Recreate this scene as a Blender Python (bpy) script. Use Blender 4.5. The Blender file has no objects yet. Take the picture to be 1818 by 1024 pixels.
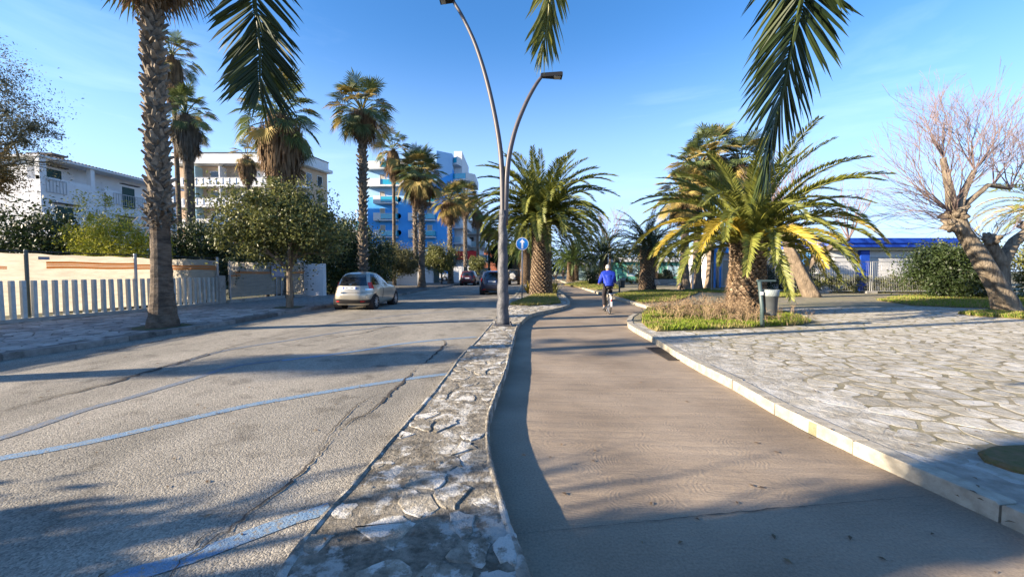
import bpy, math, random
import numpy as np
from mathutils import Vector, Matrix
R = math.radians
C = bpy.context.scene.collection
sc = bpy.context.scene

# ------------------------------------------------------------------ camera, sky, sun, exposure
CAMZ, F, PITCH = 1.55, 720.0, math.atan(31/720)
cam = bpy.data.objects.new('camera', bpy.data.cameras.new('camera')); C.objects.link(cam)
cam.location = (0, 0, CAMZ); cam.rotation_euler = (R(90)-PITCH, 0, 0)
cam.data.sensor_width = 36; cam.data.lens = 36*F/1818; cam.data.clip_start = .05; cam.data.clip_end = 6000
sc.camera = cam
SUN_EL, SUN_SH = R(16.5), R(15)               # elevation; shadows run this far off +X towards +Y
sdir = Vector((math.cos(SUN_SH)*math.cos(SUN_EL), math.sin(SUN_SH)*math.cos(SUN_EL), -math.sin(SUN_EL)))
world = bpy.data.worlds.new('World'); sc.world = world; world.use_nodes = True
nt = world.node_tree; nt.nodes.clear()
def wn(t, **k):
    n = nt.nodes.new(t)
    for a, b in k.items(): setattr(n, a, b)
    return n
wo = wn('ShaderNodeOutputWorld'); wb = wn('ShaderNodeBackground'); sky = wn('ShaderNodeTexSky')
sky.sky_type = 'NISHITA'; sky.sun_disc = False; sky.sun_elevation = SUN_EL
sky.sun_rotation = math.atan2(-sdir.x, -sdir.y); sky.air_density = 1.0; sky.dust_density = .35; sky.ozone_density = 2.6; sky.altitude = 0
hs = wn('ShaderNodeHueSaturation'); hs.inputs['Saturation'].default_value = 1.27; hs.inputs['Hue'].default_value = .507
tc = wn('ShaderNodeTexCoord'); mp = wn('ShaderNodeMapping'); mp.inputs['Scale'].default_value = (1.1, 1.6, 7.0)
mp.inputs['Rotation'].default_value = (0, .18, .3)
no = wn('ShaderNodeTexNoise'); no.inputs['Scale'].default_value = 1.5; no.inputs['Detail'].default_value = 9; no.inputs['Roughness'].default_value = .58
no.inputs['Distortion'].default_value = .5
rp = wn('ShaderNodeMapRange'); rp.inputs['From Min'].default_value = .53; rp.inputs['From Max'].default_value = .85; rp.inputs['To Max'].default_value = .34
mx = wn('ShaderNodeMixRGB'); mx.inputs['Color2'].default_value = (6.2, 7.2, 8.6, 1)
wb.inputs['Strength'].default_value = .095
L = nt.links.new
L(tc.outputs['Generated'], mp.inputs['Vector']); L(mp.outputs[0], no.inputs['Vector']); L(no.outputs['Fac'], rp.inputs['Value'])
L(sky.outputs[0], hs.inputs['Color']); L(hs.outputs[0], mx.inputs['Color1'])
sy = wn('ShaderNodeSeparateXYZ'); L(tc.outputs['Generated'], sy.inputs[0])
ce = wn('ShaderNodeMapRange'); ce.interpolation_type = 'SMOOTHSTEP'; ce.inputs['From Min'].default_value = .55; ce.inputs['From Max'].default_value = .1; ce.inputs['To Min'].default_value = .15; ce.inputs['To Max'].default_value = 1
L(sy.outputs['Z'], ce.inputs['Value']); cm_ = wn('ShaderNodeMath', operation='MULTIPLY'); L(ce.outputs[0], cm_.inputs[0]); L(rp.outputs[0], cm_.inputs[1]); L(cm_.outputs[0], mx.inputs['Fac'])
sx = wn('ShaderNodeSeparateXYZ'); L(tc.outputs['Generated'], sx.inputs[0])
hz = wn('ShaderNodeMapRange'); hz.interpolation_type = 'SMOOTHERSTEP'; hz.inputs['From Min'].default_value = -.02; hz.inputs['From Max'].default_value = .55; hz.inputs['To Min'].default_value = .88; hz.inputs['To Max'].default_value = 0
L(sx.outputs['Z'], hz.inputs['Value'])
m2 = wn('ShaderNodeMixRGB'); m2.inputs['Color2'].default_value = (2.15, 3.1, 5.1, 1); L(hz.outputs[0], m2.inputs['Fac']); L(mx.outputs[0], m2.inputs['Color1'])
L(m2.outputs[0], wb.inputs['Color']); L(wb.outputs[0], wo.inputs['Surface'])
sl = bpy.data.lights.new('sun', 'SUN'); sl.energy = 5.0; sl.angle = R(.53); sl.color = (1, .84, .64)
so = bpy.data.objects.new('sun', sl); C.objects.link(so); so.rotation_euler = sdir.to_track_quat('-Z', 'Y').to_euler()
vs = sc.view_settings; vs.view_transform = 'Standard'; vs.look = 'None'; vs.gamma = 1; vs.use_curve_mapping = False
vs.exposure = 1.8
sc.render.engine = 'CYCLES'
sc.cycles.max_bounces = 6; sc.cycles.transparent_max_bounces = 8; sc.cycles.diffuse_bounces = 3; sc.cycles.glossy_bounces = 3
sc.cycles.caustics_reflective = False; sc.cycles.caustics_refractive = False
try: sc.cycles.use_denoising = True
except Exception: pass

# ------------------------------------------------------------------ helpers
def ray(px, py):
    u, v = (px-909)/F, (512-py)/F
    return Vector((u, math.cos(PITCH)+v*math.sin(PITCH), -math.sin(PITCH)+v*math.cos(PITCH)))
def G(px, py, z=0.0):                                            # where the sight line meets the level z
    d = ray(px, py); t = (z-CAMZ)/d.z
    return Vector((d.x*t, d.y*t, z))
def D(px, py, Y):                                                # point at a known distance
    d = ray(px, py); t = Y/d.y
    return Vector((d.x*t, Y, CAMZ+d.z*t))

MATS = {}
def mat(name, c1, c2=None, scale=8.0, rough=.8, bump=0.0, bscale=None, metal=0.0, spec=.3, trans=0.0, coat=0.0, c3=None, s3=1.0, detail=6, attr=False, lo=.35, hi=.65, stretch=None, rndobj=0.0, bdist=.02, f3=(.5,.62)):
    m = bpy.data.materials.new(name); m.use_nodes = True; n = m.node_tree; n.nodes.clear()
    l = n.links.new
    def N(t, **k):
        q = n.nodes.new(t)
        for a, b in k.items(): q.inputs[a].default_value = b
        return q
    out = N('ShaderNodeOutputMaterial'); bs = N('ShaderNodeBsdfPrincipled', Roughness=rough, Metallic=metal)
    bs.inputs['Specular IOR Level'].default_value = spec
    if coat: bs.inputs['Coat Weight'].default_value = coat; bs.inputs['Coat Roughness'].default_value = .05
    g = N('ShaderNodeNewGeometry'); tc = N('ShaderNodeTexCoord')
    pos = g.outputs['Position']
    if stretch:
        mpp = N('ShaderNodeMapping'); mpp.inputs['Scale'].default_value = stretch; l(pos, mpp.inputs['Vector']); pos = mpp.outputs[0]
    rgba = lambda c: (c[0], c[1], c[2], 1)
    col = None
    if c2 is not None:
        no = N('ShaderNodeTexNoise', Scale=scale, Detail=detail, Roughness=.6); l(pos, no.inputs['Vector'])
        mr = N('ShaderNodeMapRange'); mr.inputs['From Min'].default_value = lo; mr.inputs['From Max'].default_value = hi
        l(no.outputs['Fac'], mr.inputs['Value'])
        fac = mr.outputs[0]
        if attr:
            at = n.nodes.new('ShaderNodeAttribute'); at.attribute_name = 'rnd'
            ad = n.nodes.new('ShaderNodeMath'); ad.operation = 'MULTIPLY_ADD'; ad.inputs[1].default_value = .75; ad.use_clamp = True
            m2 = n.nodes.new('ShaderNodeMath'); m2.operation = 'MULTIPLY'; m2.inputs[1].default_value = .35; l(fac, m2.inputs[0])
            l(at.outputs['Fac'], ad.inputs[0]); l(m2.outputs[0], ad.inputs[2]); fac = ad.outputs[0]
        mi = n.nodes.new('ShaderNodeMixRGB'); mi.inputs['Color1'].default_value = rgba(c1); mi.inputs['Color2'].default_value = rgba(c2)
        l(fac, mi.inputs['Fac']); col = mi.outputs[0]
    if c3 is not None:
        n3 = N('ShaderNodeTexNoise', Scale=s3, Detail=8, Roughness=.65); l(pos, n3.inputs['Vector'])
        r3 = N('ShaderNodeMapRange'); r3.inputs['From Min'].default_value = f3[0]; r3.inputs['From Max'].default_value = f3[1]; l(n3.outputs['Fac'], r3.inputs['Value'])
        m3 = n.nodes.new('ShaderNodeMixRGB'); m3.inputs['Color2'].default_value = rgba(c3)
        if col: l(col, m3.inputs['Color1'])
        else: m3.inputs['Color1'].default_value = rgba(c1)
        l(r3.outputs[0], m3.inputs['Fac']); col = m3.outputs[0]
    if rndobj:
        oi = n.nodes.new('ShaderNodeObjectInfo'); h = N('ShaderNodeHueSaturation')
        mr = N('ShaderNodeMapRange'); mr.inputs['To Min'].default_value = 1-rndobj; mr.inputs['To Max'].default_value = 1+rndobj
        l(oi.outputs['Random'], mr.inputs['Value']); l(mr.outputs[0], h.inputs['Value'])
        if col: l(col, h.inputs['Color'])
        else: h.inputs['Color'].default_value = rgba(c1)
        col = h.outputs[0]
    if col: l(col, bs.inputs['Base Color'])
    else: bs.inputs['Base Color'].default_value = rgba(c1)
    if bump:
        nb = N('ShaderNodeTexNoise', Scale=bscale or scale*3, Detail=8, Roughness=.65); l(pos, nb.inputs['Vector'])
        bp = N('ShaderNodeBump', Strength=bump, Distance=bdist); l(nb.outputs['Fac'], bp.inputs['Height']); l(bp.outputs[0], bs.inputs['Normal'])
    last = bs.outputs[0]
    if trans:
        tr = n.nodes.new('ShaderNodeBsdfTranslucent')
        if col: l(col, tr.inputs['Color'])
        else: tr.inputs['Color'].default_value = rgba(c1)
        ms = N('ShaderNodeMixShader', Fac=trans); l(last, ms.inputs[1]); l(tr.outputs[0], ms.inputs[2]); last = ms.outputs[0]
    l(last, out.inputs['Surface'])
    MATS[name] = m
    return m
def M(n): return MATS[n]

class MB:
    def __init__(s): s.v = []; s.f = []; s.r = []
    def add(s, vs, fs, r=None):
        b = len(s.v); s.v += [tuple(p) for p in vs]; s.f += [tuple(b+i for i in f) for f in fs]
        if r is not None: s.r += [r]*len(vs)
        return s
    def box(s, c, d, rz=0.0, tilt=None):
        x, y, z = d[0]/2, d[1]/2, d[2]/2; m = Matrix.Rotation(rz, 3, 'Z')
        if tilt is not None: m = m @ tilt
        c = Vector(c)
        vs = [c + m @ Vector((i*x, j*y, k*z)) for i in (-1, 1) for j in (-1, 1) for k in (-1, 1)]
        return s.add(vs, [(0,1,3,2), (4,6,7,5), (0,4,5,1), (2,3,7,6), (0,2,6,4), (1,5,7,3)])
    def bx(s, x0, x1, y0, y1, z0, z1): return s.box(((x0+x1)/2, (y0+y1)/2, (z0+z1)/2), (abs(x1-x0), abs(y1-y0), abs(z1-z0)))
    def tube(s, pts, rad, n=8, cap=True, jit=0, rng=random, ridge=0, ph=0):
        pts = [Vector(p) for p in pts]; k = len(pts)
        if not hasattr(rad, '__len__'): rad = [rad]*k
        b = len(s.v); up = Vector((0, 0, 1)); prev = None
        for i, p in enumerate(pts):
            t = (pts[min(i+1, k-1)]-pts[max(i-1, 0)])
            t = t.normalized() if t.length > 1e-9 else up
            if prev is None:
                a = t.orthogonal().normalized()
            else:
                a = prev - t*prev.dot(t); a = a.normalized() if a.length > 1e-6 else t.orthogonal().normalized()
            prev = a; bb = t.cross(a)
            for j in range(n):
                q = 2*math.pi*j/n; rr = rad[i]*(1+(rng.uniform(-jit, jit) if jit else 0)+(ridge*(math.sin(q*3+ph+i*.10)+.7*math.sin(q*5-ph+i*.16)+.45*math.sin(q*8+i*.25)) if ridge else 0))
                s.v.append(tuple(p + a*math.cos(q)*rr + bb*math.sin(q)*rr))
        for i in range(k-1):
            for j in range(n):
                s.f.append((b+i*n+j, b+i*n+(j+1) % n, b+(i+1)*n+(j+1) % n, b+(i+1)*n+j))
        if cap:
            s.f.append(tuple(b+j for j in range(n))[::-1]); s.f.append(tuple(b+(k-1)*n+j for j in range(n)))
        return s
    def prism(s, poly, z0, z1, bevel=0.0, dz=0.0, bot=True):
        n = len(poly); A = [(p[0], p[1]) for p in poly]
        cx = sum(p[0] for p in A)/n; cy = sum(p[1] for p in A)/n; b = len(s.v)
        s.v += [(x, y, z0) for x, y in A]
        if bevel:
            s.v += [(x, y, z1-dz-bevel) for x, y in A]
            ins = []
            for x, y in A:
                d = math.hypot(x-cx, y-cy) or 1; k = min(.5, bevel*1.6/d); ins.append((x+(cx-x)*k, y+(cy-y)*k))
            s.v += [(x, y, z1) for x, y in ins]
            for j in range(n):
                q = (j+1) % n
                s.f += [(b+j, b+q, b+n+q, b+n+j), (b+n+j, b+n+q, b+2*n+q, b+2*n+j)]
            s.f.append(tuple(b+2*n+j for j in range(n)))
        else:
            s.v += [(x, y, z1) for x, y in A]
            for j in range(n):
                q = (j+1) % n; s.f.append((b+j, b+q, b+n+q, b+n+j))
            s.f.append(tuple(b+n+j for j in range(n)))
        if bot: s.f.append(tuple(b+j for j in range(n))[::-1])
        return s
    def lathe(s, prof, c=(0, 0, 0), n=16, axis='z'):
        b = len(s.v)
        for r, z in prof:
            for j in range(n):
                q = 2*math.pi*j/n; a, e = r*math.cos(q), r*math.sin(q)
                p = (a, e, z) if axis == 'z' else ((z, a, e) if axis == 'x' else (a, z, e))
                s.v.append((c[0]+p[0], c[1]+p[1], c[2]+p[2]))
        for i in range(len(prof)-1):
            for j in range(n):
                s.f.append((b+i*n+j, b+i*n+(j+1) % n, b+(i+1)*n+(j+1) % n, b+(i+1)*n+j))
        s.f.append(tuple(b+j for j in range(n))[::-1]); s.f.append(tuple(b+(len(prof)-1)*n+j for j in range(n)))
        return s
    def mesh(s, name, m, smooth=False):
        me = bpy.data.meshes.new(name); me.from_pydata(s.v, [], s.f)
        if m is not None: me.materials.append(M(m) if isinstance(m, str) else m)
        if s.r and len(s.r) == len(s.v):
            at = me.attributes.new('rnd', 'FLOAT', 'POINT'); at.data.foreach_set('value', np.array(s.r, dtype=np.float32))
        if smooth: me.polygons.foreach_set('use_smooth', [True]*len(me.polygons))
        me.update(); return me
    def build(s, name, m, parent=None, smooth=False, **tags):
        return link(name, s.mesh(name, m, smooth), parent, **tags)

WL = {}
def link(name, me, parent=None, loc=None, rot=None, scale=None, world=True, **tags):
    o = bpy.data.objects.new(name, me); C.objects.link(o)
    if parent is not None:
        o.parent = parent
        if world: o.matrix_parent_inverse = Matrix.Translation(-WL.get(parent.name, Vector()))
    if loc is not None: o.location = loc
    if rot is not None: o.rotation_euler = rot
    if scale is not None: o.scale = (scale,)*3 if not hasattr(scale, '__len__') else scale
    for k, v in tags.items(): o[k] = v
    return o
def thing(name, label, cat, loc=(0, 0, 0), group=None):
    o = bpy.data.objects.new(name, None); C.objects.link(o); o.location = loc; o.empty_display_size = .1
    o['label'] = label; o['category'] = cat
    if group: o['group'] = group
    WL[o.name] = Vector(loc); return o
def struct(name, mb, m, smooth=False):
    return mb.build(name, m, None, smooth, kind='structure')

def fast_mesh(name, V, quads, m, rnd=None):                       # numpy arrays: (n,3) verts, (k,4) quads
    me = bpy.data.meshes.new(name); n, k = len(V), len(quads)
    me.vertices.add(n); me.vertices.foreach_set('co', np.asarray(V, dtype=np.float32).ravel())
    me.loops.add(k*4); me.loops.foreach_set('vertex_index', np.asarray(quads, dtype=np.int32).ravel())
    me.polygons.add(k); me.polygons.foreach_set('loop_start', np.arange(0, k*4, 4, dtype=np.int32))
    try: me.polygons.foreach_set('loop_total', np.full(k, 4, dtype=np.int32))
    except Exception: pass
    if rnd is not None:
        at = me.attributes.new('rnd', 'FLOAT', 'POINT'); at.data.foreach_set('value', np.asarray(rnd, dtype=np.float32))
    me.materials.append(M(m)); me.update(calc_edges=True); me.validate(); return me
def leaf_mesh(name, P, size, m, seed=0, up=.35, aspect=.5, clump=None, dirs=None):
    """one folded diamond leaf at every point of P"""
    g = np.random.default_rng(seed); P = np.asarray(P, dtype=np.float64); n = len(P)
    d = g.normal(size=(n, 3))
    if dirs is not None: d = d*.6 + dirs
    d[:, 2] += g.uniform(-up, up, n); d /= np.linalg.norm(d, axis=1)[:, None]
    a = g.normal(size=(n, 3)); a -= d*(a*d).sum(1)[:, None]; a /= np.linalg.norm(a, axis=1)[:, None]
    s = size*g.uniform(.45, 1.5, n)[:, None]; w = s*aspect*.5
    V = np.empty((n, 4, 3)); V[:, 0] = P-d*s*.5; V[:, 1] = P+a*w; V[:, 2] = P+d*s*.5; V[:, 3] = P-a*w
    V[:, 2, 2] -= s[:, 0]*.12
    r = g.uniform(0, 1, n) if clump is None else np.clip(clump + g.normal(0, .16, n), 0, 1)
    return fast_mesh(name, V.reshape(-1, 3), np.arange(n*4).reshape(n, 4), m, np.repeat(r, 4))
def blob_points(blobs, n, seed, shell=.35, rough=.25):
    """points in ragged ellipsoids (centre, radii); denser near the surface, split into clumps"""
    g = np.random.default_rng(seed); vol = np.array([max(b[1])**2 for b in blobs]); vol = vol/vol.sum(); P = []; K = []
    for (c, r), q in zip(blobs, vol):
        k = int(n*q)
        if k < 1: continue
        nc = max(10, k//130)
        dc = g.normal(size=(nc, 3)); dc /= np.linalg.norm(dc, axis=1)[:, None]
        rc = g.uniform(shell, 1, nc)**.6 * (1+g.uniform(-rough, rough*.6, nc))
        cc = dc*rc[:, None]
        idx = g.integers(0, nc, k); sp = g.uniform(.07, .27, nc)
        p = cc[idx] + np.clip(g.normal(size=(k, 3)), -1.7, 1.7)*sp[idx][:, None]
        tone = g.uniform(0, 1, nc)
        P.append(np.array(c) + p*np.array(r)); K.append(tone[idx])
    return np.concatenate(P), np.concatenate(K)

def inside(p, poly):
    x, y = p[0], p[1]; c = False; j = len(poly)-1
    for i in range(len(poly)):
        xi, yi = poly[i][0], poly[i][1]; xj, yj = poly[j][0], poly[j][1]
        if (yi > y) != (yj > y) and x < (xj-xi)*(y-yi)/(yj-yi)+xi: c = not c
        j = i
    return c
def voronoi(poly, cell, seed, gap, excl=(), jitter=.42, view=True, aspect=1.0, rag=.0):
    rng = random.Random(seed); xs = [p[0] for p in poly]; ys = [p[1] for p in poly]; cy_ = cell*aspect
    x0, y0 = min(xs)-cell, min(ys)-cy_; nx = int((max(xs)-x0)/cell)+2; ny = int((max(ys)-y0)/cy_)+2
    S = {}
    for i in range(nx):
        for j in range(ny):
            S[i, j] = (x0+(i+.5+(.25 if j % 2 else -.25)+rng.uniform(-jitter, jitter))*cell, y0+(j+.5+rng.uniform(-jitter, jitter))*cy_)
    out = []
    for (i, j), (px, py) in S.items():
        if not inside((px, py), poly): continue
        if view and (py < 1.2 or abs(px) > py*1.4+.8): continue
        P = [(px-cell*1.5, py-cy_*1.5), (px+cell*1.5, py-cy_*1.5), (px+cell*1.5, py+cy_*1.5), (px-cell*1.5, py+cy_*1.5)]
        for di in (-2, -1, 0, 1, 2):
            for dj in (-2, -1, 0, 1, 2):
                q = S.get((i+di, j+dj))
                if q is None or (di == 0 and dj == 0): continue
                nxx, nyy = q[0]-px, q[1]-py; ln = math.hypot(nxx, nyy); nxx /= ln; nyy /= ln; lim = ln/2-gap/2*rng.uniform(.5, 1.6)
                Q = []; k = len(P)
                for a in range(k):
                    A, B = P[a], P[(a+1) % k]
                    da = (A[0]-px)*nxx+(A[1]-py)*nyy-lim; db = (B[0]-px)*nxx+(B[1]-py)*nyy-lim
                    if da <= 0: Q.append(A)
                    if (da < 0) != (db < 0):
                        t = da/(da-db); Q.append((A[0]+(B[0]-A[0])*t, A[1]+(B[1]-A[1])*t))
                P = Q
                if len(P) < 3: break
            if len(P) < 3: break
        if len(P) < 3: continue
        ok = False
        for k in (1, .85, .7, .55):
            Q = [(px+(x-px)*k, py+(y-py)*k) for x, y in P]
            if all(inside(v, poly) for v in Q) and not any(inside(v, e) for v in Q for e in excl): ok = True; break
        if not ok: continue
        # round and roughen the outline
        O = []; k = len(Q)
        for a in range(k):
            A, B, Z = Q[a], Q[(a+1) % k], Q[a-1]
            ea = math.hypot(B[0]-A[0], B[1]-A[1])
            for t in (.16, .5, .84):
                if ea < cell*.16 and t != .5: continue
                w = rag*cell
                O.append((A[0]+(B[0]-A[0])*t+rng.uniform(-w, w), A[1]+(B[1]-A[1])*t+rng.uniform(-w, w)))
        if len(O) >= 3: out.append(O)
    return out
def lay_stones(polys, parent, name, m, z0, z1, seed, bevel=.006, limit=300, var=.004, stuffname=None):
    rng = random.Random(seed)
    def key(p):
        cx = sum(q[0] for q in p)/len(p); cy = sum(q[1] for q in p)/len(p); return math.hypot(cx, cy*1.3)
    polys = sorted(polys, key=key)
    rest = MB()
    for i, p in enumerate(polys):
        top = z1+rng.uniform(-var, var)
        if i < limit:
            cx = sum(q[0] for q in p)/len(p); cy = sum(q[1] for q in p)/len(p)
            mb = MB().prism([(x-cx, y-cy) for x, y in p], z0, top, bevel, bot=False)
            link(name, mb.mesh(name, m), parent, loc=(cx, cy, 0))
        else: rest.prism(p, z0, top, bevel, bot=False)
    if rest.v: rest.build(stuffname or name+'s', m, parent, kind='stuff')
def smooth_line(pts, k=6):
    pts = [Vector((p[0], p[1])) for p in pts]; out = []
    for i in range(len(pts)-1):
        a, b = pts[i], pts[i+1]; z = pts[i-1] if i else a*2-b; c = pts[i+2] if i+2 < len(pts) else b*2-a
        for j in range(k):
            t = j/k
            out.append(.5*((2*a)+(b-z)*t+(2*z-5*a+4*b-c)*t*t+(3*a-z-3*b+c)*t**3))
    out.append(pts[-1]); return out
def resample(pts, step):
    out = [pts[0].copy()]; acc = 0
    for a, b in zip(pts, pts[1:]):
        d = (b-a).length
        while acc+d >= step:
            t = (step-acc)/d; a = a+(b-a)*t; out.append(a.copy()); d = (b-a).length; acc = 0
            if d < 1e-9: break
        acc += d
    return out
def kerb(line, parent, m, step, w, z0, z1, side, seed, name='kerb_stone', gap=.013, bev=.012):
    """kerb stones laid along a line; side = +1 puts the width to the left of travel"""
    rng = random.Random(seed); P = resample(line, step)
    for a, b in zip(P, P[1:]):
        t = (b-a).normalized(); nrm = Vector((-t.y, t.x))*side; g = gap*rng.uniform(.6, 1.6); off_ = -.014
        a2, b2 = a+t*g/2, b-t*g/2; j = rng.uniform(-.004, .004)
        poly = [a2+nrm*(j+off_), b2+nrm*(j+off_), b2+nrm*(w+j), a2+nrm*(w+j)]
        if side < 0: poly = poly[::-1]
        c = (a+b)/2
        mb = MB().prism([(p.x-c.x, p.y-c.y) for p in poly], z0, z1+rng.uniform(-.005, .005), bev*rng.uniform(.6, 1.3))
        link(name, mb.mesh(name, m), parent, loc=(c.x, c.y, 0))
def grid_sheet(poly, z, step, seed=0):
    return MB().prism(poly, z-.3, z)

# ------------------------------------------------------------------ materials
def ground_mat(name, base, spots, **k): return mat(name, base, spots, **k)
mat('asphalt_plain', (.17,.155,.13), (.25,.23,.2), scale=90, rough=.95, bump=.9, bscale=70, bdist=.012, c3=(.12,.11,.10), s3=1.3, f3=(.52,.72), detail=3)
mat('soil', (.10,.085,.055), (.06,.075,.03), scale=.6, rough=1)
mat('mortar', (.33,.295,.235), (.12,.105,.08), scale=14, rough=.95, bump=1, bscale=30, bdist=.05, c3=(.50,.485,.44), s3=4.5, f3=(.53,.6))
mat('median_stone', (.38,.345,.28), (.16,.14,.105), scale=13, rough=.95, bump=1, bscale=30, bdist=.045, c3=(.56,.545,.50), s3=5.5, f3=(.5,.57), rndobj=.22)
mat('weathered_mix', (.36,.33,.27), (.16,.14,.11), scale=12, rough=.95, bump=1, bscale=30, bdist=.04, c3=(.50,.485,.44), s3=5, f3=(.52,.6))
mat('band_mortar', (.40,.37,.31), (.27,.24,.19), scale=10, rough=.95, bump=1, bscale=30, bdist=.03, c3=(.50,.48,.43), s3=4, f3=(.5,.6))
mat('lime_smear', (.40,.375,.32), (.24,.22,.18), scale=7, rough=.95, bump=1, bscale=25, bdist=.03, c3=(.50,.485,.44), s3=2.6, f3=(.48,.62))
mat('plaza_mortar', (.30,.265,.19), (.16,.14,.085), scale=5.0, rough=.95, bump=.8, bscale=40, c3=(.25,.225,.13), s3=.55, f3=(.48,.60))
mat('plaza_stone', (.42,.39,.325), (.25,.23,.18), scale=7, rough=.9, bump=1, bscale=18, bdist=.03, c3=(.50,.485,.44), s3=2.8, f3=(.48,.64), rndobj=.17)
mat('side_mortar', (.17,.16,.14), (.10,.095,.085), scale=4, rough=.95, bump=.6, bscale=40)
mat('side_stone', (.38,.365,.33), (.22,.21,.19), scale=6, rough=.9, bump=.7, bscale=25, rndobj=.35)
mat('kerb_white', (.42,.385,.31), (.27,.24,.185), scale=9, rough=.9, bump=.7, bscale=45, c3=(.28,.25,.20), s3=13, f3=(.60,.72), rndobj=.04, bdist=.01)
mat('kerb_grey', (.22,.215,.2), (.15,.145,.135), scale=7, rough=.95, bump=.7, bscale=45, c3=(.09,.085,.075), s3=3, f3=(.55,.7), rndobj=.35)
mat('dirt_dark', (.045,.04,.035), (.08,.07,.06), scale=20, rough=1)
mat('paint_line', (.13,.235,.37), (.20,.29,.38), scale=9, rough=.85, c3=(.24,.23,.20), s3=30, f3=(.51,.60), bump=.6, bscale=70)
mat('paint_worn', (.13,.19,.27), (.17,.185,.2), scale=10, rough=.9, c3=(.22,.205,.18), s3=30, f3=(.46,.6), bump=.6, bscale=70)
mat('trunk_wash', (.20,.16,.12), (.10,.075,.055), scale=5, rough=.95, bump=1, bscale=18, bdist=.05, stretch=(1,1,3.5), c3=(.05,.04,.032), s3=1.2, f3=(.5,.65))
mat('boot', (.27,.225,.17), (.11,.085,.06), scale=9, rough=.9, bump=.6, rndobj=.25)
mat('boot_ph', (.30,.225,.15), (.075,.05,.033), scale=11, rough=.95, bump=.8, bscale=30, rndobj=.35, lo=.4, hi=.6)
mat('trunk_ph', (.07,.045,.03), (.12,.08,.05), scale=9, rough=1, bump=1, bscale=20)
mat('bark', (.25,.195,.14), (.13,.10,.07), scale=7, rough=.95, bump=1, bscale=14, bdist=.06, stretch=(1,1,.35))
mat('bark_pale', (.32,.265,.195), (.13,.10,.07), scale=6, rough=.95, bump=1, bscale=12, bdist=.12, stretch=(1.5,1.5,.4))
mat('bark_dark', (.10,.085,.065), (.055,.045,.035), scale=9, rough=.95, bump=.8)
mat('twig', (.22,.165,.15), (.14,.10,.095), scale=5, rough=.9)
mat('fr_green', (.035,.075,.018), (.14,.19,.035), scale=2, attr=True, rough=.5, spec=.5, trans=.28, rndobj=.25)
mat('fr_olive', (.09,.12,.02), (.24,.24,.045), scale=2, attr=True, rough=.5, spec=.5, trans=.3, rndobj=.2)
mat('fr_yellow', (.30,.24,.03), (.55,.40,.06), scale=2, attr=True, rough=.6, trans=.3, rndobj=.2)
mat('fr_dark', (.014,.028,.010), (.055,.075,.020), scale=2, attr=True, rough=.5, spec=.3, trans=.12, rndobj=.2)
mat('fr_tip', (.32,.22,.09), (.46,.34,.17), scale=2, attr=True, rough=.7, trans=.25)
mat('fan_green', (.05,.085,.03), (.17,.2,.06), scale=2, attr=True, rough=.55, spec=.4, trans=.25, rndobj=.25)
mat('fan_yellow', (.22,.19,.05), (.38,.27,.09), scale=2, attr=True, rough=.7, trans=.25, rndobj=.2)
mat('fan_dead', (.26,.17,.09), (.12,.08,.05), scale=3, attr=True, rough=.9, trans=.12)
mat('fan_dead_grey', (.17,.145,.11), (.08,.065,.05), scale=3, attr=True, rough=.95, trans=.08)
mat('lf_dark', (.014,.028,.010), (.05,.075,.02), scale=1.2, attr=True, rough=.5, spec=.4, trans=.2)
mat('lf_mid', (.05,.065,.018), (.20,.205,.06), scale=1.2, attr=True, rough=.5, spec=.45, trans=.28)
mat('lf_yellow', (.16,.20,.02), (.42,.40,.05), scale=1.2, attr=True, rough=.6, trans=.35)
mat('lf_fine', (.08,.085,.05), (.22,.21,.13), scale=1.2, attr=True, rough=.7, trans=.25)
mat('lf_rust', (.17,.10,.035), (.24,.17,.06), scale=1.2, attr=True, rough=.8, trans=.25)
mat('lf_olive', (.08,.085,.035), (.19,.185,.09), scale=1.2, attr=True, rough=.7, trans=.25)
mat('grass', (.07,.14,.012), (.26,.32,.03), scale=3, attr=True, rough=.7, trans=.35)
mat('grass_dry', (.20,.18,.06), (.36,.30,.12), scale=3, attr=True, rough=.8, trans=.3)
mat('litter', (.18,.12,.06), (.10,.10,.03), scale=14, rough=1, bump=1, bscale=30)
mat('dry_twig', (.32,.235,.14), (.19,.13,.08), scale=5, rough=.9)
mat('white_wall', (.72,.72,.72), (.64,.64,.64), scale=1.1, rough=.95, bump=.2, bscale=12, c3=(.36,.34,.31), s3=2.2, f3=(.64,.76))
mat('roof_tile', (.12,.095,.085), (.08,.065,.06), scale=6, rough=.9)
mat('shutter', (.012,.05,.045), rough=.5)
mat('shutter_green', (.10,.18,.10), rough=.6)
mat('beige_wall', (.56,.40,.27), (.50,.36,.25), scale=1, rough=.95)
mat('white_paint', (.70,.70,.69), (.62,.62,.61), scale=2, rough=.7)
mat('glass_dark', (.03,.035,.04), rough=.06, spec=.9)
mat('glass_balc', (.30,.45,.5), rough=.08, spec=.8)
mat('turquoise', (.02,.36,.50), rough=.12, spec=.8)
mat('blue_wall', (.065,.35,.80), (.08,.38,.84), scale=.5, rough=.8)
mat('pale_blue_wall', (.33,.55,.80), (.38,.60,.82), scale=.5, rough=.8)
mat('louver', (.50,.43,.34), (.44,.38,.30), scale=2, rough=.8)
mat('red_awn', (.50,.03,.03), rough=.8)
mat('terracotta', (.42,.15,.08), (.34,.12,.07), scale=2, rough=.9)
mat('conc', (.40,.385,.35), (.30,.29,.27), scale=5, rough=.95, bump=.6, bscale=30, c3=(.2,.19,.17), s3=2, f3=(.58,.7))
mat('picket_m', (.55,.57,.55), (.44,.46,.44), scale=4, rough=.9, bump=.4, rndobj=.1, c3=(.22,.22,.2), s3=3, f3=(.6,.75))
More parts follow.
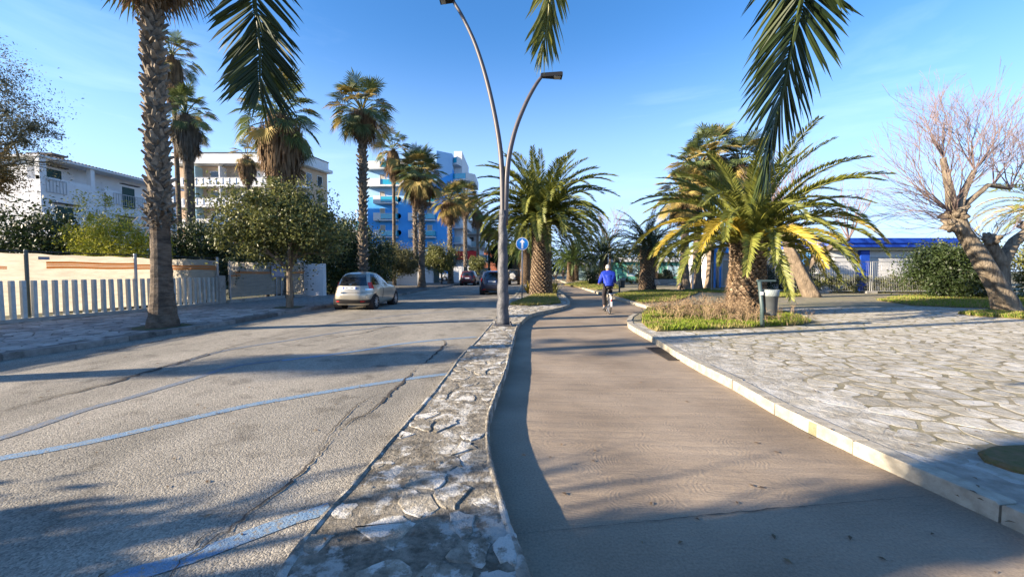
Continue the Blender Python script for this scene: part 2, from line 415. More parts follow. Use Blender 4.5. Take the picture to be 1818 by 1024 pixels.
mat('cloth', (.56,.51,.42), (.43,.39,.32), scale=2.5, rough=.95, trans=.45, bump=.5, bscale=9, bdist=.05, stretch=(1,1,5))
mat('orange_net', (.85,.25,.05), (.72,.36,.12), scale=30, rough=.9, trans=.5)
mat('paper', (.38,.36,.40), (.30,.28,.33), scale=6, rough=.9)
mat('galv', (.42,.43,.44), (.34,.35,.36), scale=5, rough=.5, metal=.5)
mat('lamp_paint', (.042,.045,.056), (.085,.088,.10), scale=9, rough=.55, bump=.8, bscale=11, bdist=.03, spec=.5)
mat('arm_paint', (.085,.075,.08), (.06,.055,.06), scale=9, rough=.5, spec=.5)
mat('black', (.012,.012,.013), rough=.5)
mat('lens', (.35,.35,.33), rough=.2)
mat('sign_blue', (.0,.16,.55), rough=.4, spec=.5)
mat('sign_white', (.75,.75,.75), rough=.4)
mat('car_silver', (.46,.42,.34), rough=.3, metal=.45, coat=.8)
mat('car_black', (.018,.022,.045), rough=.25, coat=.9)
mat('car_red', (.07,.018,.022), rough=.3, coat=.8)
mat('car_white', (.62,.62,.60), rough=.35, coat=.6)
mat('car_grey', (.13,.14,.16), rough=.3, coat=.7)
mat('car_olive', (.07,.065,.055), rough=.5)
mat('car_glass', (.010,.012,.016), rough=.04, spec=1.0, coat=.5)
mat('tyre', (.018,.018,.018), rough=.9)
mat('rim', (.55,.56,.58), rough=.35, metal=.7)
mat('plastic_dark', (.022,.02,.02), rough=.7)
mat('light_red', (.45,.01,.015), rough=.2, coat=.6)
mat('plate', (.62,.64,.66), rough=.5)
mat('plate_blue', (.02,.08,.4), rough=.5)
mat('ink', (.01,.01,.012), rough=.6)
mat('chrome', (.7,.7,.7), rough=.2, metal=1)
mat('skin', (.42,.24,.16), rough=.6)
mat('hair_grey', (.40,.39,.37), (.28,.27,.26), scale=40, rough=.9)
mat('jacket_blue', (.010,.03,.30), (.015,.045,.38), scale=9, rough=.55, bump=.5, bscale=14, bdist=.03)
mat('trousers', (.02,.017,.02), (.03,.026,.03), scale=12, rough=.9)
mat('shoe', (.12,.12,.13), rough=.7)
mat('bin_grey', (.075,.083,.087), (.06,.067,.07), scale=8, rough=.55)
mat('bin_bag', (.24,.27,.27), (.19,.22,.22), scale=12, rough=.4, bump=.8, bscale=30)
mat('bin_post', (.045,.075,.075), (.06,.09,.09), scale=8, rough=.5, spec=.5)
mat('bench_dark', (.03,.025,.025), rough=.6)
mat('bench_slat', (.40,.42,.42), (.33,.34,.34), scale=6, rough=.6)
mat('kiosk_blue', (.01,.06,.42), (.015,.075,.46), scale=2, rough=.5)
mat('kiosk_light_blue', (.03,.24,.65), rough=.5)
mat('kiosk_cream', (.62,.58,.42), (.5,.46,.32), scale=3, rough=.8)
mat('green_wall', (.10,.33,.25), (.12,.38,.28), scale=1, rough=.8)
mat('iron', (.05,.045,.04), (.09,.07,.055), scale=20, rough=.8, metal=.3)
mat('brick_red', (.25,.09,.05), rough=.9)

# asphalt: light worn aggregate with patches; the joint material for the cycle path: brushed arcs
def concrete_path():
    m = bpy.data.materials.new('cycle_concrete'); m.use_nodes = True; n = m.node_tree; l = n.links.new; bs = n.nodes['Principled BSDF']
    bs.inputs['Roughness'].default_value = .9; bs.inputs['Specular IOR Level'].default_value = .2
    g = n.nodes.new('ShaderNodeNewGeometry')
    def N(t, **k):
        q = n.nodes.new(t)
        for a, b in k.items(): q.inputs[a].default_value = b
        return q
    n1 = N('ShaderNodeTexNoise', Scale=.9, Detail=7); n2 = N('ShaderNodeTexNoise', Scale=60, Detail=6, Roughness=.75)
    l(g.outputs['Position'], n1.inputs['Vector']); l(g.outputs['Position'], n2.inputs['Vector'])
    r = n.nodes.new('ShaderNodeValToRGB'); r.color_ramp.elements[0].color = (.235,.185,.135,1); r.color_ramp.elements[1].color = (.38,.305,.225,1)
    r.color_ramp.elements[0].position = .32; r.color_ramp.elements[1].position = .68
    l(n1.outputs['Fac'], r.inputs['Fac'])
    mi = n.nodes.new('ShaderNodeMixRGB'); mi.blend_type = 'MULTIPLY'; mi.inputs['Fac'].default_value = .5
    r2 = n.nodes.new('ShaderNodeValToRGB'); r2.color_ramp.elements[0].color = (.35,.35,.35,1); r2.color_ramp.elements[0].position = .34; r2.color_ramp.elements[1].position = .6
    l(n2.outputs['Fac'], r2.inputs['Fac']); l(r.outputs[0], mi.inputs['Color1']); l(r2.outputs[0], mi.inputs['Color2']); l(mi.outputs[0], bs.inputs['Base Color'])
    # arcs: rings round the cells of a stretched voronoi, as left by a brush
    mp = N('ShaderNodeMapping'); mp.inputs['Scale'].default_value = (2.2, 3.4, 1); l(g.outputs['Position'], mp.inputs['Vector'])
    nd = N('ShaderNodeTexNoise', Scale=2.5, Detail=3); l(g.outputs['Position'], nd.inputs['Vector'])
    ad = n.nodes.new('ShaderNodeVectorMath'); ad.operation = 'MULTIPLY_ADD'; ad.inputs[1].default_value = (.75, .75, 0); l(nd.outputs['Color'], ad.inputs[0]); l(mp.outputs[0], ad.inputs[2])
    vo = N('ShaderNodeTexVoronoi', Scale=1.0); vo.inputs['Randomness'].default_value = .8; l(ad.outputs[0], vo.inputs['Vector'])
    ma = n.nodes.new('ShaderNodeMath'); ma.operation = 'MULTIPLY'; ma.inputs[1].default_value = 85; l(vo.outputs['Distance'], ma.inputs[0])
    si = n.nodes.new('ShaderNodeMath'); si.operation = 'SINE'; l(ma.outputs[0], si.inputs[0])
    nm = N('ShaderNodeTexNoise', Scale=3.5, Detail=4); l(g.outputs['Position'], nm.inputs['Vector'])
    mm = n.nodes.new('ShaderNodeMath'); mm.operation = 'MULTIPLY'; l(si.outputs[0], mm.inputs[0]); l(nm.outputs['Fac'], mm.inputs[1])
    b1 = N('ShaderNodeBump', Strength=.45, Distance=.002); l(mm.outputs[0], b1.inputs['Height'])
    b2 = N('ShaderNodeBump', Strength=.6, Distance=.006); l(n2.outputs['Fac'], b2.inputs['Height']); l(b1.outputs[0], b2.inputs['Normal'])
    n3 = N('ShaderNodeTexNoise', Scale=2.0, Detail=3); mp3 = N('ShaderNodeMapping'); mp3.inputs['Scale'].default_value = (.6, 3.0, 1)
    l(g.outputs['Position'], mp3.inputs['Vector']); l(mp3.outputs[0], n3.inputs['Vector'])
    b3 = N('ShaderNodeBump', Strength=.5, Distance=.06); l(n3.outputs['Fac'], b3.inputs['Height']); l(b2.outputs[0], b3.inputs['Normal'])
    l(b3.outputs[0], bs.inputs['Normal']); MATS['cycle_concrete'] = m
concrete_path()
def asphalt():
    m = bpy.data.materials.new('asphalt'); m.use_nodes = True; n = m.node_tree; l = n.links.new; bs = n.nodes['Principled BSDF']
    bs.inputs['Roughness'].default_value = .95; bs.inputs['Specular IOR Level'].default_value = .2
    g = n.nodes.new('ShaderNodeNewGeometry')
    def N(t, **k):
        q = n.nodes.new(t)
        for a, b in k.items(): q.inputs[a].default_value = b
        return q
    vo = N('ShaderNodeTexVoronoi', Scale=85); l(g.outputs['Position'], vo.inputs['Vector'])
    n1 = N('ShaderNodeTexNoise', Scale=.55, Detail=8, Roughness=.65); n2 = N('ShaderNodeTexNoise', Scale=34, Detail=6, Roughness=.7); n4 = N('ShaderNodeTexNoise', Scale=2.2, Detail=5)
    mp = N('ShaderNodeMapping'); mp.inputs['Scale'].default_value = (1.3, .5, 1); mp.inputs['Rotation'].default_value = (0, 0, -.05); l(g.outputs['Position'], mp.inputs['Vector'])
    l(mp.outputs[0], n1.inputs['Vector']); l(g.outputs['Position'], n2.inputs['Vector']); l(g.outputs['Position'], n4.inputs['Vector'])
    r = n.nodes.new('ShaderNodeValToRGB'); r.color_ramp.elements[0].color = (.21,.20,.175,1); r.color_ramp.elements[1].color = (.34,.32,.28,1)
    r.color_ramp.elements[0].position = .33; r.color_ramp.elements[1].position = .6
    l(n1.outputs['Fac'], r.inputs['Fac'])
    # aggregate: each stone its own tone
    r2 = n.nodes.new('ShaderNodeValToRGB'); r2.color_ramp.elements[0].color = (.32,.30,.27,1); r2.color_ramp.elements[1].color = (1.45,1.40,1.30,1)
    l(vo.outputs['Color'], r2.inputs['Fac'])
    mi = n.nodes.new('ShaderNodeMixRGB'); mi.blend_type = 'MULTIPLY'; mi.inputs['Fac'].default_value = .75; l(r.outputs[0], mi.inputs['Color1']); l(r2.outputs[0], mi.inputs['Color2'])
    r3 = n.nodes.new('ShaderNodeValToRGB'); r3.color_ramp.elements[0].color = (.38,.37,.36,1); r3.color_ramp.elements[0].position = .30; r3.color_ramp.elements[1].position = .44
    l(n4.outputs['Fac'], r3.inputs['Fac']); m3 = n.nodes.new('ShaderNodeMixRGB'); m3.blend_type = 'MULTIPLY'; m3.inputs['Fac'].default_value = .6
    l(mi.outputs[0], m3.inputs['Color1']); l(r3.outputs[0], m3.inputs['Color2']); l(m3.outputs[0], bs.inputs['Base Color'])
    b1 = N('ShaderNodeBump', Strength=.8, Distance=.012); l(n2.outputs['Fac'], b1.inputs['Height'])
    b2 = N('ShaderNodeBump', Strength=.8, Distance=.005); l(vo.outputs['Distance'], b2.inputs['Height']); b2.invert = True; l(b1.outputs[0], b2.inputs['Normal'])
    l(b2.outputs[0], bs.inputs['Normal']); MATS['asphalt'] = m
asphalt()
# ------------------------------------------------------------------ the ground
KH = .12                                                          # kerb height
def gp(lst, z): return [G(x, y, z).xy for x, y in lst]
# left kerb of the road (top, road side)
left_kerb = [Vector((-9.6, -8)), Vector((-9.15, 2.5))] + gp([(0,628),(111,613.5),(260,591),(400,570),(537,548),(702,523),(758,512),(793,507)], KH) + [Vector((-4.9, 62)), Vector((-3.2, 110)), Vector((-2, 160))]
left_kerb = [Vector(p) for p in smooth_line(left_kerb, 5)]
# median: road side and cycle-path side
MH = .115
med_l = [Vector((-.75, -8)), Vector((-.80, 0))] + gp([(485,1024),(620.5,859),(693,777.6),(788,669),(820,628),(850,598.5),(881,562),(903,535),(919.6,515.5)], MH) + [Vector((1.7, 60)), Vector((4.0, 110)), Vector((6.5, 160))]
med_r = [Vector((.55, -8)), Vector((.25, .3))] + gp([(942,1024),(908,932),(879,832),(867.6,777.6),(869,745),(879,708),(896,664),(906,628),(914.6,594),(923,573),(943,557),(976,549.5),(1002,543.5),(1012,536),(1003,525.5),(991,516)], MH) + [Vector((4.0, 44)), Vector((4.6, 60)), Vector((6.9, 110)), Vector((9, 160))]
med_l = [Vector(p) for p in smooth_line(med_l, 6)]; med_r = [Vector(p) for p in smooth_line(med_r, 6)]
rg = random.Random(5)
def ragged(line, a, y1=11.0, step=.07):
    P = resample([p for p in line if p.y < y1+.1], step); out = []
    o = 0
    for i, p in enumerate(P):
        o = o*.72+rg.uniform(-a, a); out.append(Vector((p.x+o, p.y)))
    return out + [p for p in line if p.y > y1+.1]
med_l = ragged(med_l, .0035); med_r = ragged(med_r, .004)
# right kerb of the cycle path
rk_near = [Vector((3.3, -8)), Vector((3.12, 1.0))] + gp([(1804,904),(1690,857),(1616,820),(1491,771),(1425,742),(1362.5,708),(1284,665),(1218,634),(1170,604),(1134,585),(1118,577),(1114,566),(1120,559),(1130,555)], KH)
rk_far = gp([(1163,546.5),(1141,540.5),(1091.6,527.6),(1056,517)], KH) + [Vector((6.4, 44)), Vector((7.2, 60)), Vector((9.5, 110)), Vector((12, 160))]
rk_near = [Vector(p) for p in smooth_line(rk_near, 5)]; rk_far = [Vector(p) for p in smooth_line(rk_far, 5)]
rk = rk_near + rk_far

def strip(a, b, z0, z1):
    return MB().prism([tuple(p) for p in a]+[tuple(p) for p in reversed(b)], z0, z1)
ter = MB(); N_ = 24
ter.v = [(math.cos(2*math.pi*i/N_)*3000, math.sin(2*math.pi*i/N_)*3000, -.05) for i in range(N_)]; ter.f = [tuple(range(N_))]
struct('ground', ter, 'soil')
# road and cycle path: flush sheets
def far_clip(l): return [p for p in l]
struct('road', strip(left_kerb, med_l, -.045, 0.0), 'asphalt')
struct('cycle_path', strip(med_r, rk, -.045, 0.0), 'cycle_concrete')
# the gully where the cycle path widens is covered by the same sheet
side_in = [Vector((p.x-.14, p.y)) for p in left_kerb]
side_out = [Vector((-14.9, -8)), Vector((-14.2, 2)), Vector((-13.95, 11)), Vector((-13.15, 14.5)), Vector((-12.9, 18.2)), Vector((-11.9, 24)), Vector((-11.8, 40)), Vector((-10.0, 62)), Vector((-9, 110)), Vector((-8, 160))]
pave = struct('left_pavement', strip(side_out, side_in, -.04, KH-.012), 'side_mortar')
kerb(left_kerb, pave, 'kerb_grey', 1.0, .14, -.04, KH, +1, 1, 'kerb_stone')
fp = [tuple(p) for p in side_out if p.y < 27]+[tuple(p) for p in reversed(side_in) if p.y < 27]
PALM_A = (-9.05, 10.45)
tree_pits = [[(-9.05+math.cos(a)*.62, 10.45+math.sin(a)*.62) for a in [i*.7 for i in range(9)]], [(-8.85+math.cos(a)*.55, 16.1+math.sin(a)*.55) for a in [i*.7 for i in range(9)]]]
polys = voronoi([p for p in fp if p[1] > 4] + [], .34, 3, .022, tree_pits, rag=.015)
lay_stones(polys, pave, 'paving_stone', 'side_stone', KH-.03, KH-.004, 4, .005, 300, .003, 'paving_stones')
for i, pit in enumerate(tree_pits):
    o = MB().prism(pit, KH-.03, KH-.006).build('tree_pit', 'soil', pave)

med = struct('median', strip(med_l, med_r, -.04, MH-.006), 'mortar')
mpoly = [tuple(p) for p in med_l if -.5 < p.y < 24]+[tuple(p) for p in reversed(med_r) if -.5 < p.y < 24]
bedK = [tuple(p) for p in gp([(905,541),(925,533),(940,527),(955,521),(985,519),(990,530),(996,538),(975,541),(940,543)], MH)]
polys = voronoi(mpoly, .24, 11, .022, [bedK], jitter=.49, rag=.085)
polys = [p for i, p in enumerate(polys) if random.Random(i*7).random() < .72]
lay_stones(polys, med, 'rubble_stone', 'median_stone', MH-.05, MH-.001, 12, .005, 300, .005, 'rubble_stones')
def band(line, w, side, y1=11.2, step=.12):
    P = resample([p for p in line if -1 < p.y < y1], step); mb = MB(); n = len(P); o = 0
    for i, p in enumerate(P):
        t = (P[min(i+1, n-1)]-P[max(i-1, 0)]).normalized(); nr = Vector((-t.y, t.x))*side; o = o*.8+rg.uniform(-.012, .012); ww = w+o
        a_, b_ = p-nr*.004, p+nr*ww; m_ = p+nr*ww*.5
        mb.v += [(a_.x, a_.y, -.03), (a_.x, a_.y, MH-.010), (p.x+nr.x*.010, p.y+nr.y*.010, MH+.002), (m_.x, m_.y, MH+.004+rg.uniform(-.001, .001)), (b_.x, b_.y, MH-.008)]
        if i:
            q = 5*i
            for k_ in range(4): mb.f.append((q-5+k_, q+k_, q+1+k_, q-4+k_))
    return mb
band(med_l, .06, -1).build('edge_band', 'weathered_mix', med); band(med_r, .04, +1).build('edge_band', 'weathered_mix', med)
kr = [p for p in med_r if p.y > 11.2]; kl = [p for p in med_l if p.y > 13]
kerb(kr, med, 'kerb_white', .8, .13, -.04, MH+.006, +1, 2, 'kerb_stone')
kerb(kl, med, 'kerb_white', .9, .12, -.04, MH+.006, -1, 3, 'kerb_stone')
MB().prism(bedK, MH-.03, MH+.018, .01).build('soil_bed', 'litter', med)

# plaza at the right
pz = MB().prism([(p[0]+.03, p[1]) for p in rk_near] + [(7.2, 16.9), (9, 18.6), (14, 19), (30, 23), (80, 26), (80, -8)], -.04, KH-.01)
plaza = struct('plaza', pz, 'plaza_mortar')
pz2 = MB().prism([(p[0]+.03, p[1]) for p in rk_far] + [(90, 160), (90, 26.05), (30, 23.05), (14, 19.05), (9, 18.65), (7.2, 16.95)], -.04, KH-.014)
plaza2 = struct('far_plaza', pz2, 'plaza_mortar')
BED_R = [tuple(p) for p in gp([(1150,548),(1141,560),(1139,572),(1150,582),(1166,588),(1230,586),(1300,583),(1360,580),(1420,577),(1440,572),(1425,565),(1400,558),(1370,553),(1320,549),(1260,546),(1200,545)], KH)]
inner = [Vector((p.x+.13, p.y)) for p in rk_near if .8 < p.y < 12]
pl = [tuple(p) for p in inner] + [(4.6, 12.2), (5.5, 14), (7.4, 15.2), (12, 16), (24, 17.5), (24, 1)]
polys = voronoi(pl, .38, 21, .050, [BED_R], jitter=.46, rag=.03, aspect=.85)
lay_stones(polys, plaza, 'paving_stone', 'plaza_stone', KH-.05, KH-.0072, 22, .0013, 300, .0012, 'paving_stones')
rs = random.Random(77); A_ = resample([p for p in rk_near if .9 < p.y < 11.5], .12); ow = 1.3; B_ = []
for p in A_:
    ow = max(.6, min(2.0, ow+rs.uniform(-.13, .13))); B_.append((p.x+ow+rs.uniform(-.05, .05), p.y))
MB().prism([(p.x+.1, p.y) for p in A_]+B_[::-1], KH-.03, KH-.0086).build('lime_smear', 'lime_smear', plaza)
kerb(rk_near, plaza, 'kerb_white', .95, .13, -.04, KH+.004, -1, 5, 'kerb_stone')
kerb(rk_far, plaza2, 'kerb_white', .95, .13, -.04, KH+.004, -1, 6, 'kerb_stone')
bedr = MB().prism(BED_R, KH-.05, KH+.02, .012).build('planting_bed', 'litter', plaza)
# little heap of a second bed at the right edge, in front of the frame corner
hb = [(4.1+.55*math.cos(a), 2.95+.30*math.sin(a)) for a in [i*.5 for i in range(13)]]
MB().prism(hb, KH-.05, KH+.03, .02).build('soil_patch', 'litter', plaza)

# line paint
def line_strip(pts, w, z=.004, jit=0, seed=0, taper=False, k=5):
    rng = random.Random(seed); P = [Vector(p) for p in smooth_line(pts, k)]; mb = MB(); n = len(P)
    for i, p in enumerate(P):
        t = (P[min(i+1, n-1)]-P[max(i-1, 0)]).normalized(); nr = Vector((-t.y, t.x))
        ww = w*(1+rng.uniform(-jit, jit))/2
        if taper: ww *= min(1, .15+2.2*min(i, n-1-i)/n)
        off = nr*(rng.uniform(-jit, jit)*w*.4)
        a, b = p+nr*ww+off, p-nr*ww+off
        mb.v += [(a.x, a.y, z), (b.x, b.y, z)]
        if i: q = 2*i; mb.f.append((q-2, q-1, q+1, q))
    return mb
lines = [([(150,1062),(221,1024),(312,998),(434,954),(500,929),(586,901)], .125, 'paint_line'),
         ([(-260,860),(0,814),(127,791),(250,764),(430,722),(540,702),(650,684),(735,671),(802,663)], .13, 'paint_line'),
         ([(-200,830),(0,778),(152,727),(238,703.6),(347,671),(416,650),(500,639)], .12, 'paint_worn'),
         ([(500,640),(590,629),(661,619),(700,612),(770,604),(846,598)], .13, 'paint_line'),
         ([(300,650),(400,622),(520,603),(616,588),(740,574),(864,564)], .12, 'paint_worn'),
         ([(560,580),(680,563),(790,553),(880,547)], .12, 'paint_worn')]
for pts, w, m in lines:
    link('painted_line', line_strip([G(x, y).xy for x, y in pts], w, .004, .06, 3, k=8).mesh('painted_line', m), None, kind='structure')
# cracks: ragged dark strips
def crack(pts, w, seed, z=.0075, m='dirt_dark', zl=0):
    rng = random.Random(seed); P = [G(x, y, zl).xy for x, y in pts]; Q = []
    P = resample([Vector(p) for p in smooth_line(P, 4)], .05 if w < .04 else .12)
    for p in P: Q.append(p + Vector((rng.uniform(-1, 1), rng.uniform(-1, 1)))*w*.9)
    return line_strip(Q, w, z, .6, seed, True, k=1)
cr = MB()
def addmb(a, b):
    n = len(a.v); a.v += b.v; a.f += [tuple(n+i for i in f) for f in b.f]
for pts, w, s in [([(290,1040),(318,1000),(335,985),(400,945),(440,913),(500,868),(565,808),(600,765)], .018, 1),
                  ([(600,765),(625,745),(650,735),(668,722),(690,700),(720,672),(745,650)], .030, 2), ([(745,650),(768,632),(783,618),(790,606),(772,600)], .035, 3),
                  ([(560,800),(600,752),(640,715),(690,690)], .012, 4), ([(340,982),(352,960),(400,930)], .008, 5),
                  ([(0,731),(108,703),(186,683),(260,661),(312,646),(425,614)], .05, 6), ([(0,722),(150,690),(300,648),(430,610),(520,590)], .02, 7),
                  ([(540,610),(600,598),(650,590),(700,575)], .03, 8), ([(0,662),(120,642),(250,612),(400,584),(520,566)], .035, 9),
                  ([(480,598),(560,580),(640,565),(720,556)], .03, 10)]:
    addmb(cr, crack(pts, w, s))
struct('road_crack', cr, 'dirt_dark')
jt = crack([(905,951),(1000,941),(1200,921),(1400,901),(1560,888),(1660,879)], .006, 20)
addmb(jt, crack([(905,950),(880,952)], .01, 21))
struct('path_joint', jt, 'dirt_dark')
mk = random.Random(8)
pat = MB()
for pts, w in [([(186,686),(215,676),(262,662)], .22), ([(70,812),(150,815)], .10)]:
    addmb(pat, crack(pts, w, 33, z=.0055))
0 and struct('asphalt_patch', pat, 'brick_red' if False else 'dirt_dark')

# drain grate in the cycle path
gr = thing('drain_grate', 'rusty iron drain grate set in the cycle path beside the right kerb', 'drain grate', (2.84, 7.55, 0))
for b in [(-.25,.25,-.62,-.58), (-.25,.25,.58,.62), (-.25,-.21,-.58,.58), (.21,.25,-.58,.58)]:
    pass
fr = MB()
for x0, x1, y0, y1 in [(-.14,.14,-.60,-.56), (-.14,.14,.56,.60), (-.14,-.11,-.56,.56), (.11,.14,-.56,.56)]: fr.bx(2.84+x0, 2.84+x1, 7.55+y0, 7.55+y1, .002, .012)
fr.build('frame', 'iron', gr)
MB().bx(2.73, 2.95, 7.0, 8.1, .001, .004).build('pit', 'black', gr)
for i in range(16):
    y = 7.03+i*.0695
    MB().bx(2.73, 2.95, y-.016, y+.016, .0045, .011).build('bar', 'iron', gr)

# ------------------------------------------------------------------ buildings
def window(parent, P0, u, w, h, mf, mp, fw=.07, out=.05, name='window', shut=False, n=None):
    """P0 lower corner on the wall, u unit vector along the wall, normal n outwards"""
    u = Vector(u); up = Vector((0, 0, 1)); n = Vector(n) if n else u.cross(up)
    P0 = Vector(P0)
    def slab(mb, a0, a1, b0, b1, d0, d1):
        vs = [P0+u*a+up*b+n*d for a in (a0, a1) for b in (b0, b1) for d in (d0, d1)]
        mb.add(vs, [(0,1,3,2), (4,6,7,5), (0,4,5,1), (2,3,7,6), (0,2,6,4), (1,5,7,3)])
    fr = MB(); slab(fr, 0, w, 0, fw, 0, out); slab(fr, 0, w, h-fw, h, 0, out); slab(fr, 0, fw, fw, h-fw, 0, out); slab(fr, w-fw, w, fw, h-fw, 0, out)
    f = fr.build(name, mf, parent)
    pn = MB(); slab(pn, fw, w-fw, fw, h-fw, .002, out*.4)
    if shut:
        k = int((h-2*fw)/.14)
        for i in range(k): slab(pn, fw, w-fw, fw+i*.14+.02, fw+i*.14+.11, out*.4+.001, out*.85)
    pn.build('shutter' if shut else 'pane', mp, f)
    return f

# white house with terraces behind the yellow-green bush
ZT, XF = 11.0, -38.0
wh = thing('white_house', 'white rendered house with dark shutters and a thin tiled roof edge behind the fence', 'house', (-45, 40, 0))
w = MB(); w.bx(-62, XF, 33.0, 47.0, 0, 8.95); w.build('lower_wall', 'white_wall', wh)
w = MB(); w.bx(-54, XF-1.5, 33.4, 47.0, 8.952, ZT-.25); w.build('upper_wall', 'white_wall', wh)
w = MB(); w.bx(-54.4, XF+.15, 32.9, 47.3, ZT-.25, ZT-.1); w.build('roof', 'white_wall', wh)
for i in range(48):
    MB().tube([(XF+.05, 33.0+i*.3, ZT-.04), (XF-1.0, 33.0+i*.3, ZT-.02)], .075, 6).build('roof_tile', 'roof_tile', wh)
w = MB(); w.bx(XF-.35, XF-.05, 33.0, 37.0, 8.952, 9.25); w.bx(XF-.35, XF-.05, 38.2, 41.2, 8.952, 9.25); w.build('parapet', 'white_wall', wh)
for y0, y1 in ((33.0, 33.5), (37.0, 37.35), (46.4, 46.9)):
    MB().bx(XF-.4, XF-.02, y0, y1, 8.953, ZT-.252).build('pillar', 'white_wall', wh)
def rail(parent, x, y0, y1, z0, z1, m='galv', st=.25):
    r = MB(); r.bx(x-.03, x+.03, y0, y1, z1-.05, z1); r.bx(x-.03, x+.03, y0, y1, z0, z0+.04)
    k = max(2, int((y1-y0)/st))
    for i in range(k+1): r.bx(x-.015, x+.015, y0+(y1-y0)*i/k-.015, y0+(y1-y0)*i/k+.015, z0+.04, z1-.05)
    r.build('railing', m, parent)
rail(wh, XF+.04, 33.4, 34.9, 8.0, 9.1); rail(wh, XF+.04, 39.0, 44.0, 7.9, 9.0)
for (y, z, ww, hh) in [(34.7, 9.25, 1.2, 1.0), (39.9, 7.75, 1.25, 2.0)]:
    xx = XF-1.5 if z > 9 else XF
    window(wh, (xx, y, z), (0, 1, 0), ww, hh, 'shutter', 'shutter', shut=True, n=(1, 0, 0))
    MB().bx(xx+.001, xx+.35, y-.25, y+ww+.35, z+hh+.22, z+hh+.30).build('window_hood', 'roof_tile', wh)
for (y, z, ww, hh) in [(34.0, 5.7, 1.35, 1.25), (39.4, 5.4, 1.4, 1.2), (42.8, 5.1, 1.5, 1.3), (45.0, 7.2, .8, 1.4)]:
    window(wh, (XF, y, z), (0, 1, 0), ww, hh, 'shutter', 'shutter', shut=True, n=(1, 0, 0))
    MB().bx(XF+.001, XF+.35, y-.25, y+ww+.35, z+hh+.22, z+hh+.30).build('window_hood', 'roof_tile', wh)
window(wh, (-42.8, 33.4, 9.5), (1, 0, 0), 1.6, .5, 'shutter_green', 'shutter_green', n=(0, -1, 0))
ch = MB(); ch.bx(-42.6, -41.4, 37, 38, ZT-.098, ZT+1.0); ch.bx(-42.75, -41.25, 36.85, 38.15, ZT+1.001, ZT+1.15); ch.build('chimney', 'roof_tile', wh)
bl = MB(); bl.tube([(XF+.9, 33.6, 0), (XF+.9, 33.6, 3.2), (XF+.9, 33.6, 4.4), (XF+.9, 33.6, 4.9)], [2.1, 2.1, 1.7, .6], 20); bl.tube([(XF+.9, 37.6, 0), (XF+.9, 37.6, 3.0), (XF+.9, 37.6, 4.0)], [2.0, 2.0, 1.2], 20)
bl.build('porch', 'white_wall', wh, smooth=True)
for x, y, h_ in ((-45, 36, 2.2), (-47.5, 41, 1.7)):
    MB().tube([(x, y, ZT-.1), (x, y, ZT+h_)], .025, 5).tube([(x-.5, y, ZT+h_-.1), (x+.5, y, ZT+h_-.1)], .012, 4).tube([(x-.35, y, ZT+h_-.35), (x+.35, y, ZT+h_-.35)], .012, 4).build('aerial', 'galv', wh)
for y, z in ((44.2, 8.0), (37.3, 6.6)): MB().bx(XF+.002, XF+.3, y, y+.75, z, z+.55).build('air_conditioner', 'white_paint', wh)
MB().tube([(XF+.05, 38.2, 0), (XF+.05, 38.2, 8.9)], .05, 6).build('downpipe', 'galv', wh)
# low annex with arched copings
an = thing('white_annex', 'low white annex with arched tile copings beside the beige apartment block', 'building', (-32, 46, 0))
w = MB(); w.bx(-37.9, -25.5, 48.0, 52, 0, 7.2); w.build('wall', 'white_wall', an)
for cx, rr in ((-31.2, 4.2),):
    pr = MB(); k = 16
    pts = [(cx+math.cos(math.pi*i/k)*rr, 47.95, 7.0+math.sin(math.pi*i/k)*2.4) for i in range(k+1)]
    b = len(pr.v); pr.v += pts+[(x, 51.5, z) for x, y, z in pts]
    pr.f += [(i, i+1, k+2+i, k+1+i) for i in range(k)]+[tuple(range(k+1))]
    pr.build('gable', 'white_wall', an)
    MB().tube([(x, 47.93, z+.05) for x, y, z in pts], .13, 6).build('coping', 'roof_tile', an)

# beige apartment block with long white balconies
bb = thing('beige_apartment_block', 'beige apartment block with long white balconies beyond the fence', 'apartment block', (-42, 64, 0))
w = MB(); w.prism([(-50.3, 61.6), (-31.4, 61.6), (-29.9, 66.3), (-33, 67), (-50.3, 67)], 0, 17.2); w.build('wall', 'beige_wall', bb)
w = MB(); w.prism([(-50.6, 60.0), (-31.6, 60.0), (-30.6, 60.8), (-29.0, 66.4), (-33, 68), (-50.6, 68)], 17.25, 17.7); w.prism([(-50.3, 60.6), (-31.4, 60.6), (-30.6, 61.8), (-29.6, 66.2), (-33, 67.4), (-50.3, 67.4)], 17.703, 18.9, .0); w.build('roof', 'white_paint', bb)
MB().prism([(-50.2, 60.5), (-31.3, 60.5), (-30.5, 61.7), (-29.5, 66.2), (-33, 67.5), (-50.2, 67.5)], 18.903, 19.0).build('roof_edge', 'black', bb)
